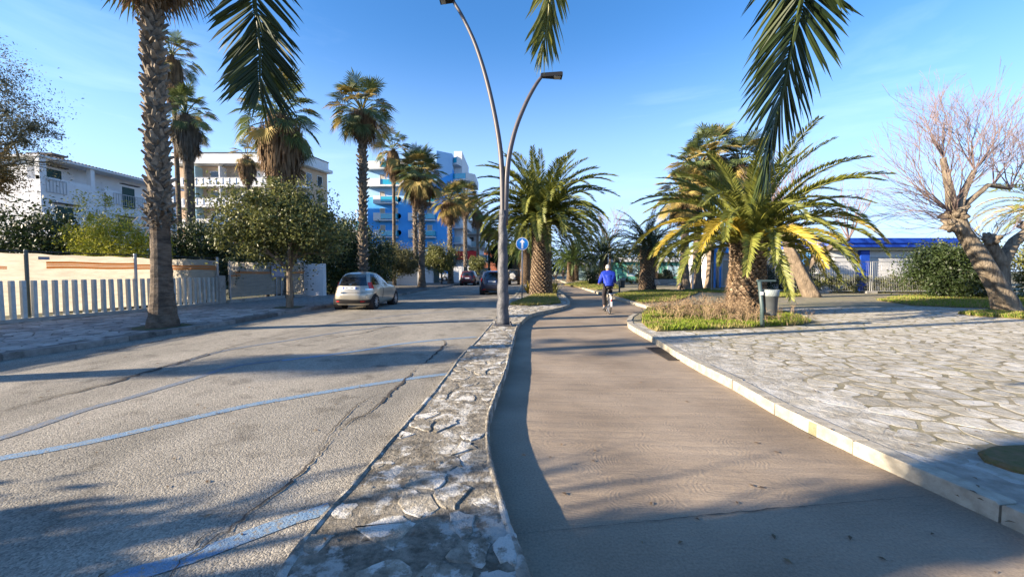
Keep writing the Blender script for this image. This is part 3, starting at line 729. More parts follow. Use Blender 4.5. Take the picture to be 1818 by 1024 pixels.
for k in range(5):
    z = 14.2-3*k
    s = MB(); s.prism([(-50.3, 60.0), (-32.2, 60.0), (-30.3, 61.6), (-30.3, 62.2), (-31.4, 61.598), (-50.3, 61.598)], z-.28, z); s.build('balcony_slab', 'white_paint', bb)
    r = MB(); r.bx(-50.3, -32.4, 60.0, 60.05, z+.95, z+1.02); r.bx(-50.3, -32.4, 60.02, 60.04, z+.05, z+.9)
    for i in range(19): r.bx(-50.2+i*.97, -50.14+i*.97, 59.97, 60.07, z+.001, z+.97)
    r.build('railing', 'white_paint', bb)
    for i, x in enumerate([-48.9, -45.3, -41.0, -38.4, -34.6]):
        window(bb, (x, 61.6, z+.05), (1, 0, 0), 1.3, 2.25, 'white_paint', 'glass_dark' if (i+k) % 3 else 'white_paint', n=(0, -1, 0))
    for x in (-46.6, -43.0, -36.4):
        MB().bx(x, x+.16, 60.1, 61.59, z+.001, z+2.7).build('divider', 'white_paint' if x > -45 else 'glass_balc', bb)
    for j, t in enumerate((.12, .56)):
        p = Vector((-31.4, 61.6, z+.5))+Vector((1.5, 4.7, 0))*t; u = Vector((1.5, 4.7, 0)).normalized()
        window(bb, p, u, 1.1, 1.8, 'white_paint', 'glass_dark', n=(u.y, -u.x, 0))

# blue hotel
bh = thing('blue_hotel', 'tall bright blue hotel with white balconies and porthole windows', 'hotel', (-18, 76, 0))
YB = 73.0
w = MB(); w.bx(-25.8, -13.4, YB, 90, 4.6, 16.0); w.prism([(-13.398, YB), (-10.9, 75.0), (-10.9, 90), (-13.398, 90)], 0, 20.2); w.build('wall', 'blue_wall', bh)
w = MB(); w.bx(-25.8, -19.5, YB, 90, 16.003, 20.6); w.bx(-19.498, -13.4, YB, 90, 16.003, 22.2); w.prism([(-13.398, YB), (-10.9, 75.0), (-10.9, 90), (-13.398, 90)], 20.203, 22.9); w.build('upper_wall', 'pale_blue_wall', bh)
zz = MB()
for i, (x0, x1, h0, h1) in enumerate([(-25.8, -22.5, 0, .4), (-22.5, -19.8, .4, -.8), (-19.8, -16.8, -.8, 1.2), (-16.8, -13.4, 1.2, -.6)]):
    zz.add([(x0, YB-.012, 14.6+h0), (x1, YB-.012, 14.6+h1), (x1, YB-.012, 16.02), (x0, YB-.012, 16.02)], [(0, 1, 2, 3)])
zz.add([(-13.4, YB-.012, 17.6), (-10.9, 74.988, 19.4), (-10.9, 74.988, 20.22), (-13.4, YB-.012, 20.22)], [(0, 1, 2, 3)])
zz.build('painted_zigzag', 'pale_blue_wall', bh)
w = MB(); w.bx(-25.6, -15.9, YB-.4, 89, 3.7, 4.597); w.bx(-25, -16.5, YB+.3, 88, 0, 3.697); w.build('ground_floor', 'white_paint', bh)
MB().bx(-24.5, -17.2, YB-.6, YB-.41, 3.9, 4.5).build('sill', 'beige_wall', bh)
w = MB(); w.bx(-22.0, -17.8, YB+.22, YB+.298, 2.6, 3.5); w.build('railing', 'galv', bh)
def hotel_balcony(x0, xs, x1, z, parent, Y=YB, dep=1.2, glass='turquoise', flare=0, nrm=-1):
    sl = MB(); sl.prism([(x0-flare*.3, Y-dep), (x1, Y-dep-flare*.3), (x1, Y-.002), (x0, Y-.002)], z-.22, z); b = sl.build('balcony', 'white_paint', parent)
    MB().prism([(x0-flare*.3, Y-dep-.02), (xs, Y-dep-.02-flare*.1), (xs, Y-dep+.10), (x0-flare*.3, Y-dep+.10)], z+.002, z+1.15).build('side_panel', 'white_paint', b)
    MB().bx(x0-flare*.3, x0+.10-flare*.3, Y-dep+.102, Y-.01, z+.002, z+1.15).build('end_panel', 'white_paint', b)
    MB().bx(xs+.02, x1-.04, Y-dep, Y-dep+.04, z+.12, z+1.0).build('glass', glass, b)
    MB().bx(x1-.06, x1, Y-dep+.05, Y-.01, z+.12, z+1.0).build('glass', glass, b)
    MB().bx(xs, x1, Y-dep-.01, Y-dep+.05, z+1.002, z+1.07).build('handrail', 'white_paint', b)
for k in range(7):
    z = 4.62+2.99*k if k else 4.62
    if k < 6:
        hotel_balcony(-24.4 if k < 4 else -26.2+.2*(k-4), -23.1, -20.3 if k < 4 else -19.6, z+.02, bh, flare=1 if k > 3 else 0)
        for x in (-23.6, -21.3):
            window(bh, (x, YB, z+.05), (1, 0, 0), .95, 2.1, 'white_paint', 'louver', n=(0, -1, 0))
    if k < 4:
        hotel_balcony(-18.3, -16.0, -13.6, z+.02, bh)
        for x in (-17.6, -15.2): window(bh, (x, YB, z+.05), (1, 0, 0), .95, 2.1, 'white_paint', 'louver', n=(0, -1, 0))
    elif k < 6:
        hotel_balcony(-19.4, -18.6, -15.0, z+.02, bh, flare=1)
for z in (8.4, 11.35, 14.3):
    r = MB(); k = 20
    for i in range(k):
        pass
    r.lathe([(.46, -.06), (.46, -.001), (.30, -.001), (.30, -.06), (.46, -.06)], (-20.35+.1, YB, z), 20, 'y')
    f = r.build('porthole', 'white_paint', bh); MB().lathe([(.295, -.03), (.295, -.001)], (-20.25, YB, z), 20, 'y').build('pane', 'glass_dark', f)
# eastern wing of the hotel with stacked balconies, each floor stepping out
for k in range(8):
    z = 1.0+2.9*k
    dx = [2.3, 2.4, 2.5, 2.6, 1.6, 3.8, 4.0, 1.4][k] if k < 8 else 2
    sl = MB(); sl.prism([(-10.898, 75.6), (-10.9+dx*.6, 75.0), (-10.9+dx, 76.5), (-10.9+dx, 84), (-10.898, 84)], z-.25, z); b = sl.build('balcony', 'white_paint', bh)
    MB().prism([(-10.9+dx*.62, 74.98), (-10.9+dx+.02, 76.48), (-10.9+dx+.02, 84), (-10.9+dx-.08, 84), (-10.9+dx-.08, 76.52), (-10.9+dx*.62-.08, 75.1)], z+.002, z+1.15).build('side_panel', 'white_paint', b)
    MB().prism([(-10.85, 75.62), (-10.9+dx*.6, 75.05), (-10.9+dx*.6, 75.11), (-10.85, 75.68)], z+.1, z+1.05).build('glass', 'turquoise' if k > 4 or k == 1 else 'glass_balc', b)
w = MB(); w.bx(-10.897, -9.4, 77.2, 89, 0, 24.0); w.build('wing_wall', 'white_paint', bh)
MB().bx(-10.3, -6.0, 74.2, 74.6, 3.6, 5.2).build('awning', 'red_awn', bh)
# low terrace wing, left
w = MB(); w.bx(-31.0, -25.9, YB+1, 80, 8.3, 9.2); w.bx(-30.3, -26, YB+1.6, 80, 3, 8.297); t_ = w.build('terrace_wing', 'white_paint', bh)
MB().bx(-28.3, -26.0, YB+.9, YB+.98, 9.0, 10.6).build('glass', 'turquoise', bh)
r = MB(); r.tube([(-30.4, 75, 9.2), (-30.4, 75, 12.0), (-28.6, 75, 12.8), (-28.6, 75, 9.2)], .05, 5); r.build('railing', 'galv', bh)
MB().bx(-31.0, -29.8, YB+.9, YB+.98, 9.2, 10.3).build('glass', 'glass_balc', bh)

# paler apartment block beyond the hotel
pb = thing('pale_apartment_block', 'pale apartment block with stepped balconies beyond the blue hotel', 'apartment block', (-7, 92, 0))
w = MB(); w.bx(-12, -7.2, 88, 104, 0, 12.0); w.build('wall', 'white_paint', pb)
w = MB(); w.bx(-12.2, -7.0, 87.8, 104, 12.003, 12.4); w.build('roof', 'beige_wall', pb)
for k in range(4):
    z = 1.2+2.8*k
    b = MB().bx(-9.8, -5.9+(.5 if k < 2 else 0), 86.6, 102, z-.2, z).build('balcony', 'white_paint', pb)
    MB().bx(-9.8, -5.9+(.5 if k < 2 else 0), 86.55, 86.65, z+.002, z+1.0).build('glass', 'glass_balc', b)
    MB().bx(-5.9+(.5 if k < 2 else 0), -5.8+(.5 if k < 2 else 0), 86.7, 102, z+.002, z+1.0).build('side_panel', 'white_paint', b)
    for x in (-11.3, -9.3): window(pb, (x, 88, z+.1), (1, 0, 0), 1.1, 2.0, 'white_paint', 'glass_dark', n=(0, -1, 0))
tb = thing('terracotta_building', 'terracotta coloured low building behind the distant palms of the road', 'building', (-5, 118, 0))
w = MB(); w.bx(-8.5, -1.5, 115, 125, 0, 7.0); w.build('wall', 'terracotta', tb); MB().bx(-8.8, -1.2, 114.7, 125.3, 7.003, 7.4).build('roof', 'roof_tile', tb)
for x in (-7.4, -5.0, -2.9): window(tb, (x, 115, 3.8), (1, 0, 0), 1.0, 1.6, 'white_paint', 'glass_dark', n=(0, -1, 0))

# kiosk with blue fascia
ks = thing('beach_kiosk', 'white kiosk with deep blue fascia and cream eaves behind the mesh fence', 'kiosk', (27, 30, 0))
w = MB(); w.prism([(20.6, 31.0), (22.3, 28.6), (30.2, 28.6), (30.2, 36), (20.6, 36)], KH-.02, 3.0); w.build('wall', 'white_wall', ks)
w = MB(); w.prism([(20.3, 30.6), (22.1, 28.1), (30.6, 28.1), (30.6, 36.4), (20.3, 36.4)], 3.0, 3.18); w.build('eaves', 'kiosk_cream', ks)
for i, (o, z0, z1) in enumerate([(.35, 3.182, 3.34), (.28, 3.342, 3.46), (.40, 3.462, 3.80)]):
    MB().prism([(20.4-o, 30.7), (22.2-o*.5, 28.2-o), (30.5+o, 28.2-o), (30.5+o, 36.5), (20.4-o, 36.5)], z0, z1).build('fascia', 'kiosk_blue' if i != 2 else 'kiosk_blue', ks)
MB().bx(24.3, 24.9, 28.3, 28.595, KH, 2.998).build('pillar', 'kiosk_blue', ks)
MB().prism([(21.2, 30.0), (21.6, 29.4), (21.75, 29.5), (21.35, 30.1)], KH, 2.998).build('pillar', 'kiosk_light_blue', ks)
for x0, x1 in ((22.6, 24.2), (25.0, 29.0)):
    sh = MB()
    for i in range(22): sh.bx(x0, x1, 28.53-(i % 2)*.015, 28.597, .25+i*.1, .34+i*.1)
    sh.build('rolling_shutter', 'white_paint', ks)
    MB().bx(x0, x1, 28.5, 28.597, 2.47, 2.55).build('shutter_box', 'galv', ks)
# long beach building with white roller door
lb = thing('beach_building', 'low white beach building with blue roof edge and pale roller door', 'building', (16, 35, 0))
w = MB(); w.bx(17.1, 20.9, 33.5, 40, KH-.02, 3.3); w.build('wall', 'white_wall', lb)
w = MB(); w.bx(18.4, 22.6, 33.0, 40.2, 3.302, 3.62); w.build('roof_edge', 'kiosk_blue', lb)
w = MB(); w.bx(16.3, 18.39, 33.0, 40.2, 3.302, 3.5); w.build('roof', 'white_paint', lb)
w = MB(); w.bx(17.0, 22.0, 33.3, 33.49, 2.7, 2.98); w.build('fascia', 'white_paint', lb)
MB().bx(16.4, 18.2, 32.7, 32.98, 3.0, 3.4).build('signboard', 'kiosk_light_blue', lb)
d = MB()
for i in range(24): d.bx(18.9, 21.4, 33.42-(i % 2)*.02, 33.498, .2+i*.1, .295+i*.1)
d.build('roller_door', 'white_paint', lb)
window(lb, (17.3, 33.5, .3), (1, 0, 0), 1.2, 2.2, 'white_paint', 'louver', n=(0, -1, 0))
for x in (16.4, 16.85): MB().bx(x, x+.12, 32.9, 33.02, KH, 3.0).build('post', 'kiosk_light_blue', lb)
gb = thing('green_building', 'low green and white beach building beyond the distant palms', 'building', (24, 62, 0))
w = MB(); w.bx(15.5, 36, 60, 70, 0, 2.9); w.build('wall', 'green_wall', gb); w = MB(); w.bx(15.2, 36.3, 59.5, 70.2, 2.902, 3.5); w.build('roof', 'white_paint', gb)
for x in (17, 20, 23, 26): window(gb, (x, 60, .8), (1, 0, 0), 1.6, 1.5, 'white_paint', 'glass_balc', n=(0, -1, 0))
sb = thing('white_shelter', 'small white shelter roof far beyond the cyclist', 'shelter', (12, 64, 0))
w = MB(); w.bx(9.5, 15, 62, 66, 2.6, 3.0); w.build('roof', 'white_paint', sb)
for x, y in ((9.7, 62.2), (12.2, 62.2), (14.8, 62.2), (9.7, 65.8), (14.8, 65.8)): MB().bx(x-.08, x+.08, y-.08, y+.08, 0, 2.598).build('post', 'white_paint', sb)
MB().bx(9.8, 14.7, 65.7, 65.76, .1, 2.5).build('back_panel', 'glass_balc', sb)

# ------------------------------------------------------------------ walls and fences
def seg(a, b): a = Vector(a); b = Vector(b); return a, b, (b-a).normalized(), (b-a).length
FL = [Vector(p) for p in [(-14.3, 4), (-13.98, 11), (-13.2, 14.5), (-12.93, 18.0)]]
fc = thing('picket_fence', 'concrete picket fence on a low plinth along the left pavement', 'fence', (-13.5, 12, 0))
k = 0
pts = resample(smooth_line(FL, 6), .235)
pl_ = MB()
for a, b in zip(FL, FL[1:]):
    t = (b-a).normalized(); n = Vector((-t.y, t.x))
    pl_.prism([tuple(a-n*.09), tuple(b-n*.09), tuple(b+n*.09), tuple(a+n*.09)][::-1], .0, .21, .0)
pl_.build('plinth', 'conc', fc)
pm = MB().prism([(-.045, -.048), (.045, -.048), (.045, .048), (-.045, .048)], 0, 1.08, .012).mesh('picket', 'picket_m')
for i, p in enumerate(pts):
    o = link('picket', pm, fc, loc=(p.x+.02, p.y, .2), rot=(rg.uniform(-.012, .012), rg.uniform(-.012, .012), rg.uniform(-.08, .08)))
MB().bx(-12.98, -12.80, 17.75, 18.12, .0, 1.35).build('end_pier', 'conc', fc)
# cloth-covered construction fence behind it
def cloth_panel(a, b, z0, z1, parent, seed, m='cloth', name='cloth', sag=.05):
    rng = random.Random(seed); a, b, t, ln = seg(a, b); n = Vector((-t.y, t.x)); mb = MB(); nx = max(6, int(ln/.16)); nz = 12
    ph = rng.uniform(0, 9)
    for j in range(nz+1):
        for i in range(nx+1):
            s = i/nx*ln; v = j/nz
            off = .02*math.sin(s*2.1+ph)+.012*math.sin(v*19+s*.7+ph)+.008*math.sin(v*41+s*3)
            z = z0+(z1-z0)*v
            if j == nz: z += -sag*.6*abs(math.sin(s*.9+ph))+.015*math.sin(s*7)
            p = a+t*s+n*off; mb.v.append((p.x, p.y, z))
    for j in range(nz):
        for i in range(nx): q = j*(nx+1)+i; mb.f.append((q, q+1, q+nx+2, q+nx+1))
    return mb.build(name, m, parent, smooth=True)
cf = thing('hoarding', 'cream cloth site hoarding with orange tape strips behind the concrete pickets', 'site fence', (-14, 12, 0))
B1 = [(-14.55, 4.2), (-14.28, 10.9), (-13.42, 14.4), (-13.08, 18.0)]
B1 = [Vector(p) for p in B1]
for i in range(3):
    c_ = cloth_panel(B1[i], B1[i+1], .30, 2.08-.02*i, cf, i+4)
def tape(a, b, z0, z1, parent, seed, off=.05):
    a, b, t, ln = seg(a, b); n = Vector((t.y, -t.x)); mb = MB()
    for w0, w1 in ((0, .32), (.40, .58), (.66, 1)):
        k = int(ln/.12); base = len(mb.v)
        for i in range(k+1):
            p = a+t*(i/k*ln)+n*(off+.012*math.sin(i*.7+seed)); zz = .012*math.sin(i*.35)
            mb.v += [(p.x, p.y, z0+(z1-z0)*w0+zz), (p.x, p.y, z0+(z1-z0)*w1+zz)]
        mb.f += [(base+2*i, base+2*i+2, base+2*i+3, base+2*i+1) for i in range(k)]
    return mb.build('orange_strip', 'orange_net', parent)
def on(P, y):
    for a, b in zip(P, P[1:]):
        if a.y <= y <= b.y: return a+(b-a)*((y-a.y)/(b.y-a.y))
    return P[-1]
tape(on(B1, 8.0), on(B1, 11.35), 1.60, 1.68, cf, 1); tape(on(B1, 12.15), on(B1, 14.38), 1.62, 1.83, cf, 2); tape(on(B1, 14.42), on(B1, 17.9), 1.60, 1.78, cf, 3)
for y, w_ in ((12.1, .28), (17.6, .18)):
    p = on(B1, y); MB().box((p.x+.05, p.y, 1.93), (.02, w_, .09)).build('tape_end', 'paper', cf)
for y in (6.0, 8.6, 11.72, 14.4, 17.95):
    p = on(B1, y); MB().tube([(p.x+.07, p.y, .0), (p.x+.07, p.y, 2.16)], .045, 8).build('post', 'galv' if y != 11.72 else 'bin_post', cf)
for a, b in zip(B1, B1[1:]):
    MB().tube([(a.x-.03, a.y, 2.12), (b.x-.03, b.y, 2.10)], .02, 6).build('top_rail', 'black', cf)
# wire mesh panel with cloth between the pickets and the white pier
cf2 = thing('mesh_hoarding', 'wire mesh panel backed with cream cloth between the picket fence and white pier', 'site fence', (-12.3, 21, 0))
Q0, Q1 = Vector((-12.75, 18.2)), Vector((-11.95, 23.3))
cloth_panel(Q0, Q1, .35, 1.98, cf2, 9)
a, b, t, ln = seg(Q0, Q1); n = Vector((t.y, -t.x)); me_ = MB()
for i in range(int(ln/.17)+1):
    p = a+t*(i*.17)+n*.06; me_.tube([(p.x, p.y, .22), (p.x, p.y, 2.0)], .004, 3, cap=False)
for i in range(12): me_.tube([(a.x+n.x*.06, a.y+n.y*.06, .25+i*.155), (b.x+n.x*.06, b.y+n.y*.06, .25+i*.155)], .004, 3, cap=False)
me_.build('wire_mesh', 'galv', cf2, kind='stuff')
tape(a+t*.35, b-t*.1, 1.42, 1.52, cf2, 5, .07)
for s in (.05, 2.9, 3.25, ln-.05):
    p = a+t*s+n*.07; MB().tube([(p.x, p.y, .05), (p.x, p.y, 2.02)], .03, 6).build('post', 'galv', cf2)
p = a+t*3.0+n*.1; sg_ = MB().box((p.x, p.y, 1.62), (.03, .95, .75), rz=math.atan2(t.y, t.x)-math.pi/2).build('notice_board', 'paper', cf2)
tape(a+t*.05, a+t*.6, 1.3, 1.36, cf2, 6, .09)
MB().box(((a.x+b.x)/2, (a.y+b.y)/2, .14), (.22, ln, .22), rz=math.atan2(t.y, t.x)-math.pi/2).build('plinth', 'conc', cf2)
# white pier and wall, hedge fence pole
wp = thing('white_pier', 'short white wall end beside the mesh hoarding and the dark hedge', 'wall', (-11.5, 24, 0))
MB().bx(-12.1, -10.95, 23.5, 23.9, 0, 1.98).build('wall', 'white_wall', wp)
MB().bx(-12.35, -12.12, 23.3, 23.6, 0, 2.3).build('post', 'white_paint', wp)
w2 = thing('garden_wall', 'stained white garden wall behind the silver hatchback', 'wall', (-10.6, 40, 0))
MB().bx(-11.7, -9.4, 40.6, 41.0, 0, 2.25).build('wall', 'white_wall', w2); MB().bx(-9.4, -9.1, 40.4, 41.1, 0, 2.5).build('pier', 'white_paint', w2)
w3 = thing('yard_wall', 'white yard wall with a closed gate between the road palms', 'wall', (-8.6, 50, 0))
MB().bx(-12.5, -9.6, 49.5, 49.9, 0, 2.2).build('wall', 'white_wall', w3); MB().bx(-8.0, -6.9, 52.5, 52.9, 0, 1.9).build('side_wall', 'white_wall', w3)
MB().bx(-9.55, -8.9, 49.6, 49.75, 0, 1.9).build('gate', 'bin_post', w3)
w4 = thing('far_gate_wall', 'far white gate panels beneath the hotel awning', 'gate', (-7.4, 66, 0))
for i in range(5): MB().bx(-10.2+i*.72, -9.6+i*.72, 66, 66.1, 0, 2.3).build('panel', 'white_paint', w4)

# temporary mesh fence at the right
mf = thing('mesh_fence', 'temporary galvanised mesh fence panels in front of the blue kiosk', 'fence', (22, 26, 0))
MP = [Vector(p) for p in [(14.2, 29.0), (16.0, 28.4), (18.1, 27.8), (20.4, 26.6), (23.2, 26.2), (27.0, 25.6), (31, 25.2)]]
def mesh_panel(a, b, z0, z1, parent, st=.10):
    a, b, t, ln = seg(a, b); fr = MB()
    A, B = a+t*.06, b-t*.06
    fr.tube([(A.x, A.y, z0), (A.x, A.y, z1), (B.x, B.y, z1), (B.x, B.y, z0)], .024, 6); fr.tube([(A.x, A.y, z0+.1), (B.x, B.y, z0+.1)], .02, 6)
    pf = fr.build('mesh_panel', 'galv', parent); wv = MB()
    for i in range(1, int(ln/st)): p = A+t*i*st; wv.tube([(p.x, p.y, z0+.1), (p.x, p.y, z1)], .0035, 3, cap=False)
    for i in range(int((z1-z0)/.22)): wv.tube([(A.x, A.y, z0+.2+i*.22), (B.x, B.y, z0+.2+i*.22)], .0035, 3, cap=False)
    wv.build('wire', 'galv', pf)
for a, b in zip(MP, MP[1:]): mesh_panel(a, b, .15, 2.15, mf)
for p in MP[1:-1]: MB().box((p.x, p.y, KH+.06), (.7, .24, .14)).build('foot_block', 'conc', mf)
MB().box((23.9, 26.05, 1.75), (.4, .03, .22)).build('notice', 'white_paint', mf)
mf2 = thing('far_mesh_fence', 'far mesh fence panels beside the green building', 'fence', (19, 44, 0))
MP2 = [Vector(p) for p in [(14.0, 45), (16.6, 44.6), (19.2, 44.2), (21.0, 40), (21.8, 37.8)]]
for a, b in zip(MP2, MP2[1:]): mesh_panel(a, b, .1, 2.1, mf2, .3)
# ------------------------------------------------------------------ palms
UP = Vector((0, 0, 1))
def phoenix_frond(name, Ln, e0, droop, m, nl=46, seed=0, lw=.035, ll=.52, segs=1, ang=(62, 34), tap=(.62, 1.6), rach=.022, path=None, side=1.0, dry=None, v=.45, hang=.12):
    """feather frond; outward = +X unless a path is given"""
    rng = random.Random(seed); n = 14
    if path: pts = [Vector(p) for p in path]; Ln = sum((b-a).length for a, b in zip(pts, pts[1:])); n = len(pts)-1
    else:
        pts = [Vector((0, 0, 0))]
        for i in range(n):
            t = (i+.5)/n; a = e0-droop*t**1.25
            pts.append(pts[-1]+Vector((math.cos(a), 0, math.sin(a)))*Ln/n)
    mb = MB(); mb.tube(pts, [rach*(1-.85*i/n)+.002 for i in range(n+1)], 5); mb.r = [.75]*len(mb.v)
    for sd in (-1, 1):
        for k in range(nl):
            t = .10+.90*(k+rng.uniform(-.3, .3))/nl; t = max(.08, min(.995, t)); q = t*n; i = min(n-1, int(q)); fr = q-i
            P = pts[i].lerp(pts[i+1], fr); T = (pts[i+1]-pts[i]).normalized()
            S = T.cross(UP); S = S.normalized() if S.length > .05 else Vector((0, 1, 0))
            Nn = S.cross(T).normalized()
            fa = R(ang[0]-ang[1]*t)+rng.uniform(-.12, .12); prof = min(1, .35+2.6*t)*(1-tap[0]*max(0, (t-.45)/.55)**tap[1])
            l = ll*prof*rng.uniform(.86, 1.1)*side
            dv = T*math.cos(fa)+S*sd*math.sin(fa)+Nn*(v*(1-.5*t)+rng.uniform(-.13, .13)); dv.normalize()
            W = (T-dv*T.dot(dv)).normalized()*.8+Nn*rng.uniform(-.5, .5); W.normalize(); w = lw*(.65+.35*prof)
            c = rng.uniform(0, 1); g = Vector((0, 0, -1))
            b = len(mb.v)
            if segs == 1:
                mid = P+dv*l*.45; tip = P+dv*l+g*l*hang
                mb.v += [tuple(P), tuple(mid+W*w*.5), tuple(tip), tuple(mid-W*w*.5)]; mb.f.append((b, b+1, b+2, b+3)); mb.r += [c*.8]*4
            else:
                h = Nn*w*.22
                a1, a2, a3 = P+dv*l*.12, P+dv*l*.5+g*l*hang*.25, P+dv*l*.82+g*l*hang*.6; tip = P+dv*l+g*l*hang
                mb.v += [tuple(P), tuple(a1+W*w*.42+h), tuple(a1), tuple(a1-W*w*.42+h), tuple(a2+W*w*.5+h), tuple(a2), tuple(a2-W*w*.5+h), tuple(a3+W*w*.3), tuple(a3), tuple(a3-W*w*.3), tuple(tip)]
                mb.f += [(b, b+1, b+2), (b, b+2, b+3), (b+1, b+4, b+5, b+2), (b+2, b+5, b+6, b+3), (b+4, b+7, b+8, b+5), (b+5, b+8, b+9, b+6), (b+7, b+10, b+8), (b+8, b+10, b+9)]
                mb.r += [c*.8]*11
    me = mb.mesh(name, m)
    return me
PHM = {}
def ph_meshes(key, m, Ln, dense, lw, ll):
    if key not in PHM:
        PHM[key] = [phoenix_frond('frond', Ln*(.72+.28*min(1, (8-i)/5) if i > 0 else .8), R(e), R(d), m, dense, 10+i, lw, ll)
                    for i, (e, d) in enumerate([(84, 40), (76, 62), (66, 78), (56, 88), (47, 100), (36, 100), (24, 96), (8, 80), (-12, 55)])]
    return PHM[key]
def stub_mesh(w, h, d, name, m):
    mb = MB(); mb.v = [(-w/2, 0, -h*.3), (w/2, 0, -h*.3), (0, -.02, h*.7), (-w*.32, d, h*.15), (w*.32, d, h*.15), (0, d*.9, h*.45)]
    mb.f = [(0, 1, 4, 3), (0, 3, 5, 2), (1, 2, 5, 4), (3, 4, 5)]; return mb.mesh(name, m)
def phoenix(x, y, z0, zc, r0, Ln, label, n=64, mset='fr_green', yel=0, group='feather palms of the promenade', seed=0, near=True, low=-12, stubs='join', dense=46, lw=.04, lean=(0, 0), ymat='fr_yellow', dead=4, emax=7.3, ll=.5):
    rng = random.Random(seed)
    t = thing('feather_palm', label, 'palm tree', (x, y, z0), group)
    h = zc-z0; k = 9
    def ax(s): return Vector((x+lean[0]*s, y+lean[1]*s, z0+h*s))
    tb = MB(); tb.tube([ax(i/k) if i else ax(0)+Vector((0, 0, -.05)) for i in range(k+1)], [r0*(1.12-.22*math.sin(i/k*2.2)+.0) for i in range(k+1)], 18, jit=.04, rng=rng); tb.build('trunk', 'trunk_ph', t)
    # leaf bases in a spiral
    ring = max(9, int(2*math.pi*r0/.21)); rows = int((h+.1)/.115); tot = ring*rows
    sep = stubs == 'parts'; sm = stub_mesh(.24, .22, .10, 'leaf_base', 'boot_ph'); J = MB(); cnt = 0
    base = [Vector(v.co) for v in sm.vertices]; faces = [tuple(p.vertices) for p in sm.polygons]
    order = []
    for j in range(rows):
        for i in range(ring):
            a = 2*math.pi*(i+.5*(j % 2)+j*.07)/ring; order.append((a, j))
    order.sort(key=lambda q: abs(((q[0]+math.pi/2+math.pi) % (2*math.pi))-math.pi))
    for a, j in order:
        s = (j+.5)/rows; rr = r0*(1.10-.22*math.sin(s*2.2))-.02
        p = ax(s)+Vector((math.cos(a)*rr, math.sin(a)*rr, rng.uniform(-.02, .02))); sc_ = rng.uniform(.8, 1.15)*(1.0 if s < .9 else 1.15)
        Mx = Matrix.Rotation(a-math.pi/2, 3, 'Z') @ Matrix.Rotation(rng.uniform(-.25, .15), 3, 'X')
        if sep and cnt < 300:
            link('leaf_base', sm, t, loc=p, rot=Mx.to_euler(), scale=sc_); cnt += 1
        else: J.add([p+Mx @ (v*sc_) for v in base], faces)
    if J.v: J.build('leaf_bases', 'boot_ph', t, kind='stuff')
    S = Ln/4.2; cm = ax(1)
    gm = ph_meshes((mset, dense, lw), mset, 4.2, dense, lw/ max(.8, S) if False else lw, ll)
    ym = ph_meshes((ymat, dense, lw), ymat, 4.2, dense, lw, ll)
    for i in range(n):
        q = (i+.5)/n; e = int(min(8, q**.8*(emax+.999))); az = i*2.39996+rng.uniform(-.15, .15)
        ms = gm
        if yel and q > .45 and rng.random() < yel: ms = ym
        o = link('frond', ms[e], t, loc=(cm.x+math.cos(az)*r0*.45, cm.y+math.sin(az)*r0*.45, cm.z-.05-.35*q*S+.2),
                 rot=(rng.uniform(-.18, .18), rng.uniform(-.12, .12), az), scale=S*rng.uniform(.84, 1.08))
    dm = ph_meshes(('fan_dead', 30, .03), 'fan_dead', 4.2, 30, .03, .4)
    for i in range(dead):
        az = rng.uniform(0, 6.28)
        link('dead_frond', dm[8], t, loc=(cm.x+math.cos(az)*r0*.7, cm.y+math.sin(az)*r0*.7, cm.z-.35), rot=(rng.uniform(-.2, .2), R(35)+rng.uniform(0, .4), az), scale=S*rng.uniform(.5, .7))
    return t

def fan_frond(name, m, pet=1.0, e0=.5, rad=.85, spread=115, segs=26, seed=0, droop=.5, bend=.5, fold=.35, tw=.5):
    rng = random.Random(seed); mb = MB(); pts = [Vector((0, 0, 0))]; n = 5
    for i in range(n):
        a = e0-bend*(i/n)**1.5; pts.append(pts[-1]+Vector((math.cos(a), 0, math.sin(a)))*pet/n)
    mb.tube(pts, [.028-.014*i/n for i in range(n+1)], 4); mb.r = [.6]*len(mb.v)
    a = e0-bend*1.15; f = Vector((math.cos(a), 0, math.sin(a))); s = Vector((0, 1, 0)); nn = f.cross(s); nn = nn if nn.z > 0 else -nn
    H = pts[-1]; g = Vector((0, 0, -1)); sp = R(spread)
    for k in range(segs):
        a0 = -sp+2*sp*k/segs; a1 = -sp+2*sp*(k+1)/segs; am = (a0+a1)/2+rng.uniform(-.03, .03)
        l = rad*(1-.30*abs(am)/sp)*rng.uniform(.86, 1.1)
        def Q(an, r_, dr=0): return H+(f*math.cos(an)+s*math.sin(an))*r_+nn*fold*r_*(abs(math.sin(an))**1.5)*.8+g*dr
        ri = l*rng.uniform(.45, .6); md = (a0+a1)/2
        dr = droop*l*(.35+.3*abs(math.sin(am)))+rng.uniform(0, .08)*l
        b = len(mb.v); c = rng.uniform(0, .85)
        mb.v += [tuple(H), tuple(Q(a0+(a1-a0)*.08, ri, dr*.25)), tuple(Q(md, ri*1.02, dr*.25)+nn*.02), tuple(Q(a1-(a1-a0)*.08, ri, dr*.25)), tuple(Q(am, l*.92, dr))]
        mb.f += [(b, b+1, b+2), (b, b+2, b+3), (b+1, b+4, b+2), (b+2, b+4, b+3)]; mb.r += [c]*4+[min(1, c+.35)]
    return mb.mesh(name, m)
FAN = {}
